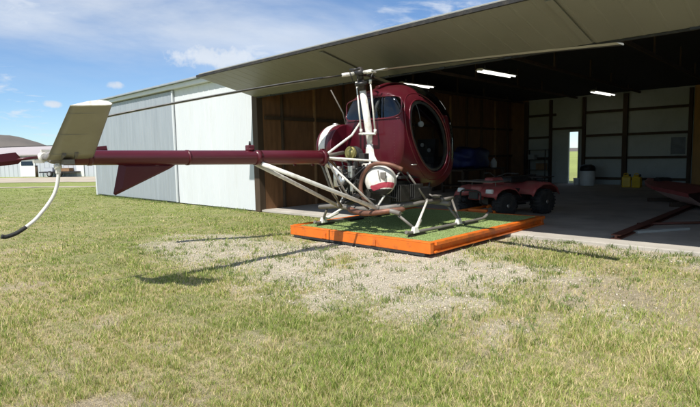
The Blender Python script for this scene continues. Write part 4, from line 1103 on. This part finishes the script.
# ------------------------------------------------------------------ far left
fb = thing('far_hangar', (-40, 8, 0), 'long low white metal building with pale roof beyond the gravel road', 'building', math.radians(24))
m = MB()
prof = []; L0, L1 = -34, 34
x = L0
while x < L1: prof += [(x, 0), (x + .42, 0), (x + .47, -.05), (x + .55, -.05)]; x += .6
vs = []
for px, py in prof: vs += [(px, py, 0), (px, py, 2.1)]
m.add(vs, [(2 * i, 2 * i + 2, 2 * i + 3, 2 * i + 1) for i in range(len(prof) - 1)]); m.b2((L0, .1, 0), (L1, 12, 2.1)); m.build('wall', 'far_wall', fb)
m = MB(); m.add([(L0 - .3, -.4, 2.12), (L1 + .3, -.4, 2.12), (L1 + .3, 6, 3.15), (L0 - .3, 6, 3.15), (L0 - .3, 12.4, 2.12), (L1 + .3, 12.4, 2.12)], [(0, 1, 2, 3), (3, 2, 5, 4), (0, 3, 4), (1, 5, 2)]); rfo = m.build('roof', 'far_roof', fb)
m = MB(); m.b2((L0 - .3, 5.9, 3.15), (L1 + .3, 6.1, 3.22)); m.build('ridge_cap', 'dark_metal', rfo); m = MB(); m.b2((L0 - .3, -.46, 2.05), (L1 + .3, -.41, 2.16)); m.build('eave_trim', 'far_roof', rfo)
for xx, w, h in ((-6.6, 2.0, 1.75), (.6, .9, 1.8), (-14, 3.0, 1.8)):
    m = MB(); m.b2((xx, -.10, .02), (xx + w, -.056, h)); o = m.build('door', 'white_plastic', fb)
    m = MB(); m.b2((xx + .2, -.115, h * .62), (xx + w - .2, -.102, h * .86)); m.build('door_window', 'win_dark', o)
t = thing('flatbed_trailer', (-40.6, 7.4, .02), 'low dark flatbed trailer with pale crates, between the tail boom and the far white building', 'trailer', math.radians(33))
m = MB(); m.b2((-1.9, -.8, .38), (1.9, .8, .50)); m.b2((1.9, -.06, .36), (2.9, .06, .44)); m.build('bed', 'dark_metal', t)
for x in (-.7, .3):
    for y in (-.85, .85):
        m = MB(); m.lathe((x, y - .1, .28), (0, 1, 0), [(0, .16), (0, .26), (.03, .28), (.17, .28), (.2, .26), (.2, .16)], 18); wh = m.build('wheel', 'rubber', t)
        m = MB(); m.lathe((x, y - .105, .28), (0, 1, 0), [(0, .15), (.21, .15)], 14); m.build('rim', 'alu', wh)
for xx, ww, hh, mm, lb in ((-1.2, .9, .34, 'far_wall', 'pale crate on the rear end of the low dark trailer'), (.4, 1.2, .26, 'wood_tan', 'brown crate in the middle of the low dark trailer')):
    c = Vector((xx, 0, .50)); c.rotate(Matrix.Rotation(math.radians(33), 3, 'Z'))
    tt = thing('crate', (-40.6 + c.x, 7.4 + c.y, .02 + c.z), lb, 'crate', math.radians(33), 'crates on the far trailer')
    m = MB(); m.box((0, 0, hh / 2), (ww, .9, hh)); m.build('crate_body', mm, tt, bevel=.015)
    m = MB(); m.box((0, 0, hh + .015), (ww + .03, .93, .03)); m.build('lid', mm, tt)
t = thing('utility_post', (-43.2, 5.9, .0), 'short dark timber post before the far white building', 'post')
m = MB(); m.tube([(0, 0, 0), (0, 0, 1.05)], [.13, .12], 12); m.build('post', 'wood', t)
m = MB(); m.lathe((0, 0, 1.05), (0, 0, 1), [(0, .15), (.03, .15), (.06, .02)], 12); m.build('cap', 'dark_metal', t)

# ------------------------------------------------------------------ hills
def hills(name, az0, az1, dist, prof, seed):
    """ridge ring; prof(azimuth fraction) -> height"""
    n, rows = 160, 10; vs = []
    for i in range(n + 1):
        f = i / n; a = math.radians(az0 + (az1 - az0) * f)
        for r in range(rows):
            t = r / (rows - 1)
            d = dist * (1 + .55 * t)
            h = prof(f) * math.sin(min(1, t * 1.15) * PI / 2) ** 1.2
            h *= .82 + .36 * float(fbm(np.array([f * 22.0]), np.array([t * 5.0]), 1, seed)[0])
            vs.append((CAM[0] + d * math.cos(a), CAM[1] + d * math.sin(a), h - 6 * (1 - t)))
    fs = [(i * rows + j, (i + 1) * rows + j, (i + 1) * rows + j + 1, i * rows + j + 1) for i in range(n) for j in range(rows - 1)]
    m = MB(); m.add(vs, fs, True); return tag(m.build(name, 'hill'), kind='structure')
bump = lambda f, c, w: math.exp(-((f - c) / w) ** 2)
hills('hill', 150, 205, 1500, lambda f: 74 * bump(f, .325, .085) + 50 * bump(f, .47, .10) + 18, 3)
hills('distant_hills', 60, 150, 2300, lambda f: 14 + 4 * math.sin(f * 14) + 3 * math.sin(f * 37), 8)

# ------------------------------------------------------------------ world, sun, camera
w = bpy.data.worlds.new('World'); scene.world = w; w.use_nodes = True
nt = w.node_tree; N, L = nt.nodes, nt.links
bg = N['Background']
ELEV, ROT = math.radians(56), math.radians(167)
sky = N.new('ShaderNodeTexSky'); sky.sky_type = 'NISHITA'; sky.sun_disc = False
sky.sun_elevation = ELEV; sky.sun_rotation = ROT; sky.altitude = 1400; sky.air_density = 1.0; sky.dust_density = .3; sky.ozone_density = 2.0
tcd = N.new('ShaderNodeTexCoord')
sep = N.new('ShaderNodeSeparateXYZ'); L.new(tcd.outputs['Generated'], sep.inputs[0])
# cloud layer: noise on a plane above (direction / height), a real layer of cloud far overhead
mx = N.new('ShaderNodeMath'); mx.operation = 'MAXIMUM'; L.new(sep.outputs['Z'], mx.inputs[0]); mx.inputs[1].default_value = .03
ad = N.new('ShaderNodeMath'); ad.operation = 'ADD'; L.new(mx.outputs[0], ad.inputs[0]); ad.inputs[1].default_value = .12
dv = N.new('ShaderNodeVectorMath'); dv.operation = 'DIVIDE'
cmb = N.new('ShaderNodeCombineXYZ'); [L.new(ad.outputs[0], cmb.inputs[i]) for i in range(3)]
L.new(tcd.outputs['Generated'], dv.inputs[0]); L.new(cmb.outputs[0], dv.inputs[1])
def cloud(scale, stretch, loc, lo, hi, detail=9, rough=.58, dist=.4):
    mp = N.new('ShaderNodeMapping'); mp.inputs['Scale'].default_value = stretch; mp.inputs['Location'].default_value = loc
    mp.inputs['Rotation'].default_value = (0, 0, math.radians(-44))
    L.new(dv.outputs[0], mp.inputs['Vector'])
    n = N.new('ShaderNodeTexNoise'); n.inputs['Scale'].default_value = scale; n.inputs['Detail'].default_value = detail; n.inputs['Roughness'].default_value = rough
    n.inputs['Distortion'].default_value = dist
    L.new(mp.outputs[0], n.inputs['Vector'])
    r = N.new('ShaderNodeMapRange'); r.interpolation_type = 'SMOOTHSTEP'; r.inputs['From Min'].default_value = lo; r.inputs['From Max'].default_value = hi
    L.new(n.outputs['Fac'], r.inputs['Value']); return r.outputs[0], n.outputs['Fac']
PUFFS = [((-0.8379, 0.5127, 0.1872), 0.085, 0.026), ((-0.9563, 0.2761, 0.0961), 0.018, 0.007), ((-0.9203, 0.3691, 0.1298), 0.016, 0.008)]
c1, f1 = cloud(.5, (1, 1, 1), (3.1, 1.7, .4), .36, .66)
c2, f2 = cloud(2.2, (1, 1, 1), (.3, 5.2, 1.0), .55, .70)
hgt = N.new('ShaderNodeMapRange'); hgt.interpolation_type = 'SMOOTHSTEP'; hgt.inputs['From Min'].default_value = .09; hgt.inputs['From Max'].default_value = .26
L.new(sep.outputs['Z'], hgt.inputs['Value'])
m1 = N.new('ShaderNodeMath'); m1.operation = 'MULTIPLY'; L.new(c1, m1.inputs[0]); L.new(hgt.outputs[0], m1.inputs[1])
m1b = N.new('ShaderNodeMath'); m1b.operation = 'MULTIPLY'; L.new(m1.outputs[0], m1b.inputs[0]); m1b.inputs[1].default_value = .92
m2 = N.new('ShaderNodeMath'); m2.operation = 'MULTIPLY'; L.new(c2, m2.inputs[0]); m2.inputs[1].default_value = .75
m3 = N.new('ShaderNodeMath'); m3.operation = 'MAXIMUM'; L.new(m1b.outputs[0], m3.inputs[0]); L.new(m2.outputs[0], m3.inputs[1])
# three small cumulus puffs above the hangar roof: fine noise cut to ragged ellipses
pn = N.new('ShaderNodeTexNoise'); pn.inputs['Scale'].default_value = 26; pn.inputs['Detail'].default_value = 7; pn.inputs['Roughness'].default_value = .6
L.new(tcd.outputs['Generated'], pn.inputs['Vector'])
for d0, wx, wz in PUFFS:
    az0 = math.atan2(d0[1], d0[0]); e = (-math.sin(az0), math.cos(az0), 0)
    def dot(v, off, k):
        n_ = N.new('ShaderNodeVectorMath'); n_.operation = 'DOT_PRODUCT'; L.new(tcd.outputs['Generated'], n_.inputs[0]); n_.inputs[1].default_value = v
        a_ = N.new('ShaderNodeMath'); a_.operation = 'SUBTRACT'; L.new(n_.outputs['Value'], a_.inputs[0]); a_.inputs[1].default_value = off
        b_ = N.new('ShaderNodeMath'); b_.operation = 'DIVIDE'; L.new(a_.outputs[0], b_.inputs[0]); b_.inputs[1].default_value = k
        c_ = N.new('ShaderNodeMath'); c_.operation = 'MULTIPLY'; L.new(b_.outputs[0], c_.inputs[0]); L.new(b_.outputs[0], c_.inputs[1]); return c_
    ax, azz = dot(e, 0, wx), dot((0, 0, 1), d0[2], wz)
    q = N.new('ShaderNodeMath'); q.operation = 'ADD'; L.new(ax.outputs[0], q.inputs[0]); L.new(azz.outputs[0], q.inputs[1])
    q2 = N.new('ShaderNodeMath'); q2.operation = 'MULTIPLY_ADD'; L.new(pn.outputs['Fac'], q2.inputs[0]); q2.inputs[1].default_value = 3.2; q2.inputs[2].default_value = -.95
    q3 = N.new('ShaderNodeMath'); q3.operation = 'SUBTRACT'; L.new(q2.outputs[0], q3.inputs[0]); L.new(q.outputs[0], q3.inputs[1])
    q4 = N.new('ShaderNodeMapRange'); q4.interpolation_type = 'SMOOTHSTEP'; q4.inputs['From Min'].default_value = -.5; q4.inputs['From Max'].default_value = .55; q4.inputs['To Max'].default_value = .9
    L.new(q3.outputs[0], q4.inputs['Value'])
    mm = N.new('ShaderNodeMath'); mm.operation = 'MAXIMUM'; L.new(m3.outputs[0], mm.inputs[0]); L.new(q4.outputs[0], mm.inputs[1]); m3 = mm
tint = N.new('ShaderNodeMix'); tint.data_type = 'RGBA'; tint.blend_type = 'MULTIPLY'; tint.inputs[0].default_value = 1
L.new(sky.outputs[0], tint.inputs[6]); tint.inputs[7].default_value = (.78, .92, 1.05, 1)
mixc = N.new('ShaderNodeMix'); mixc.data_type = 'RGBA'
cw = N.new('ShaderNodeMix'); cw.data_type = 'RGBA'; cw.inputs[6].default_value = (4.3, 4.8, 5.6, 1); cw.inputs[7].default_value = (6.3, 6.7, 7.2, 1)
L.new(f2, cw.inputs[0])
L.new(m3.outputs[0], mixc.inputs[0]); L.new(tint.outputs[2], mixc.inputs[6]); L.new(cw.outputs[2], mixc.inputs[7])
L.new(mixc.outputs[2], bg.inputs['Color']); bg.inputs['Strength'].default_value = .095

sd = bpy.data.lights.new('sun', 'SUN'); sd.energy = 4.2; sd.angle = math.radians(.53); sd.color = (1, .955, .88)
so = bpy.data.objects.new('sun', sd); COL.objects.link(so)
ld = Vector((-.24, 1, -1.50)).normalized()
so.rotation_euler = ld.to_track_quat('-Z', 'Y').to_euler(); so.location = (0, -20, 30)

cd = bpy.data.cameras.new('camera'); cam = bpy.data.objects.new('camera', cd); COL.objects.link(cam)
cd.sensor_width = 36; cd.lens = 505 / 700 * 36; cd.clip_start = .05; cd.clip_end = 20000
rt = Vector((.72172157, .69190338, -.01969002)); up = Vector((-.05125863, .08179254, .99533036)); fw = Vector((-.69028294, .71734211, -.09449746))
cam.matrix_world = Matrix(((rt.x, up.x, -fw.x, CAM[0]), (rt.y, up.y, -fw.y, CAM[1]), (rt.z, up.z, -fw.z, CAM[2]), (0, 0, 0, 1)))
scene.camera = cam
vs = scene.view_settings
vs.view_transform = 'Standard'; vs.look = 'None'; vs.gamma = 1; vs.use_curve_mapping = False; vs.exposure = .55
scene.render.engine = 'CYCLES'
cy = scene.cycles
cy.use_denoising = True; cy.max_bounces = 7; cy.diffuse_bounces = 4; cy.transparent_max_bounces = 12; cy.caustics_reflective = False; cy.caustics_refractive = False
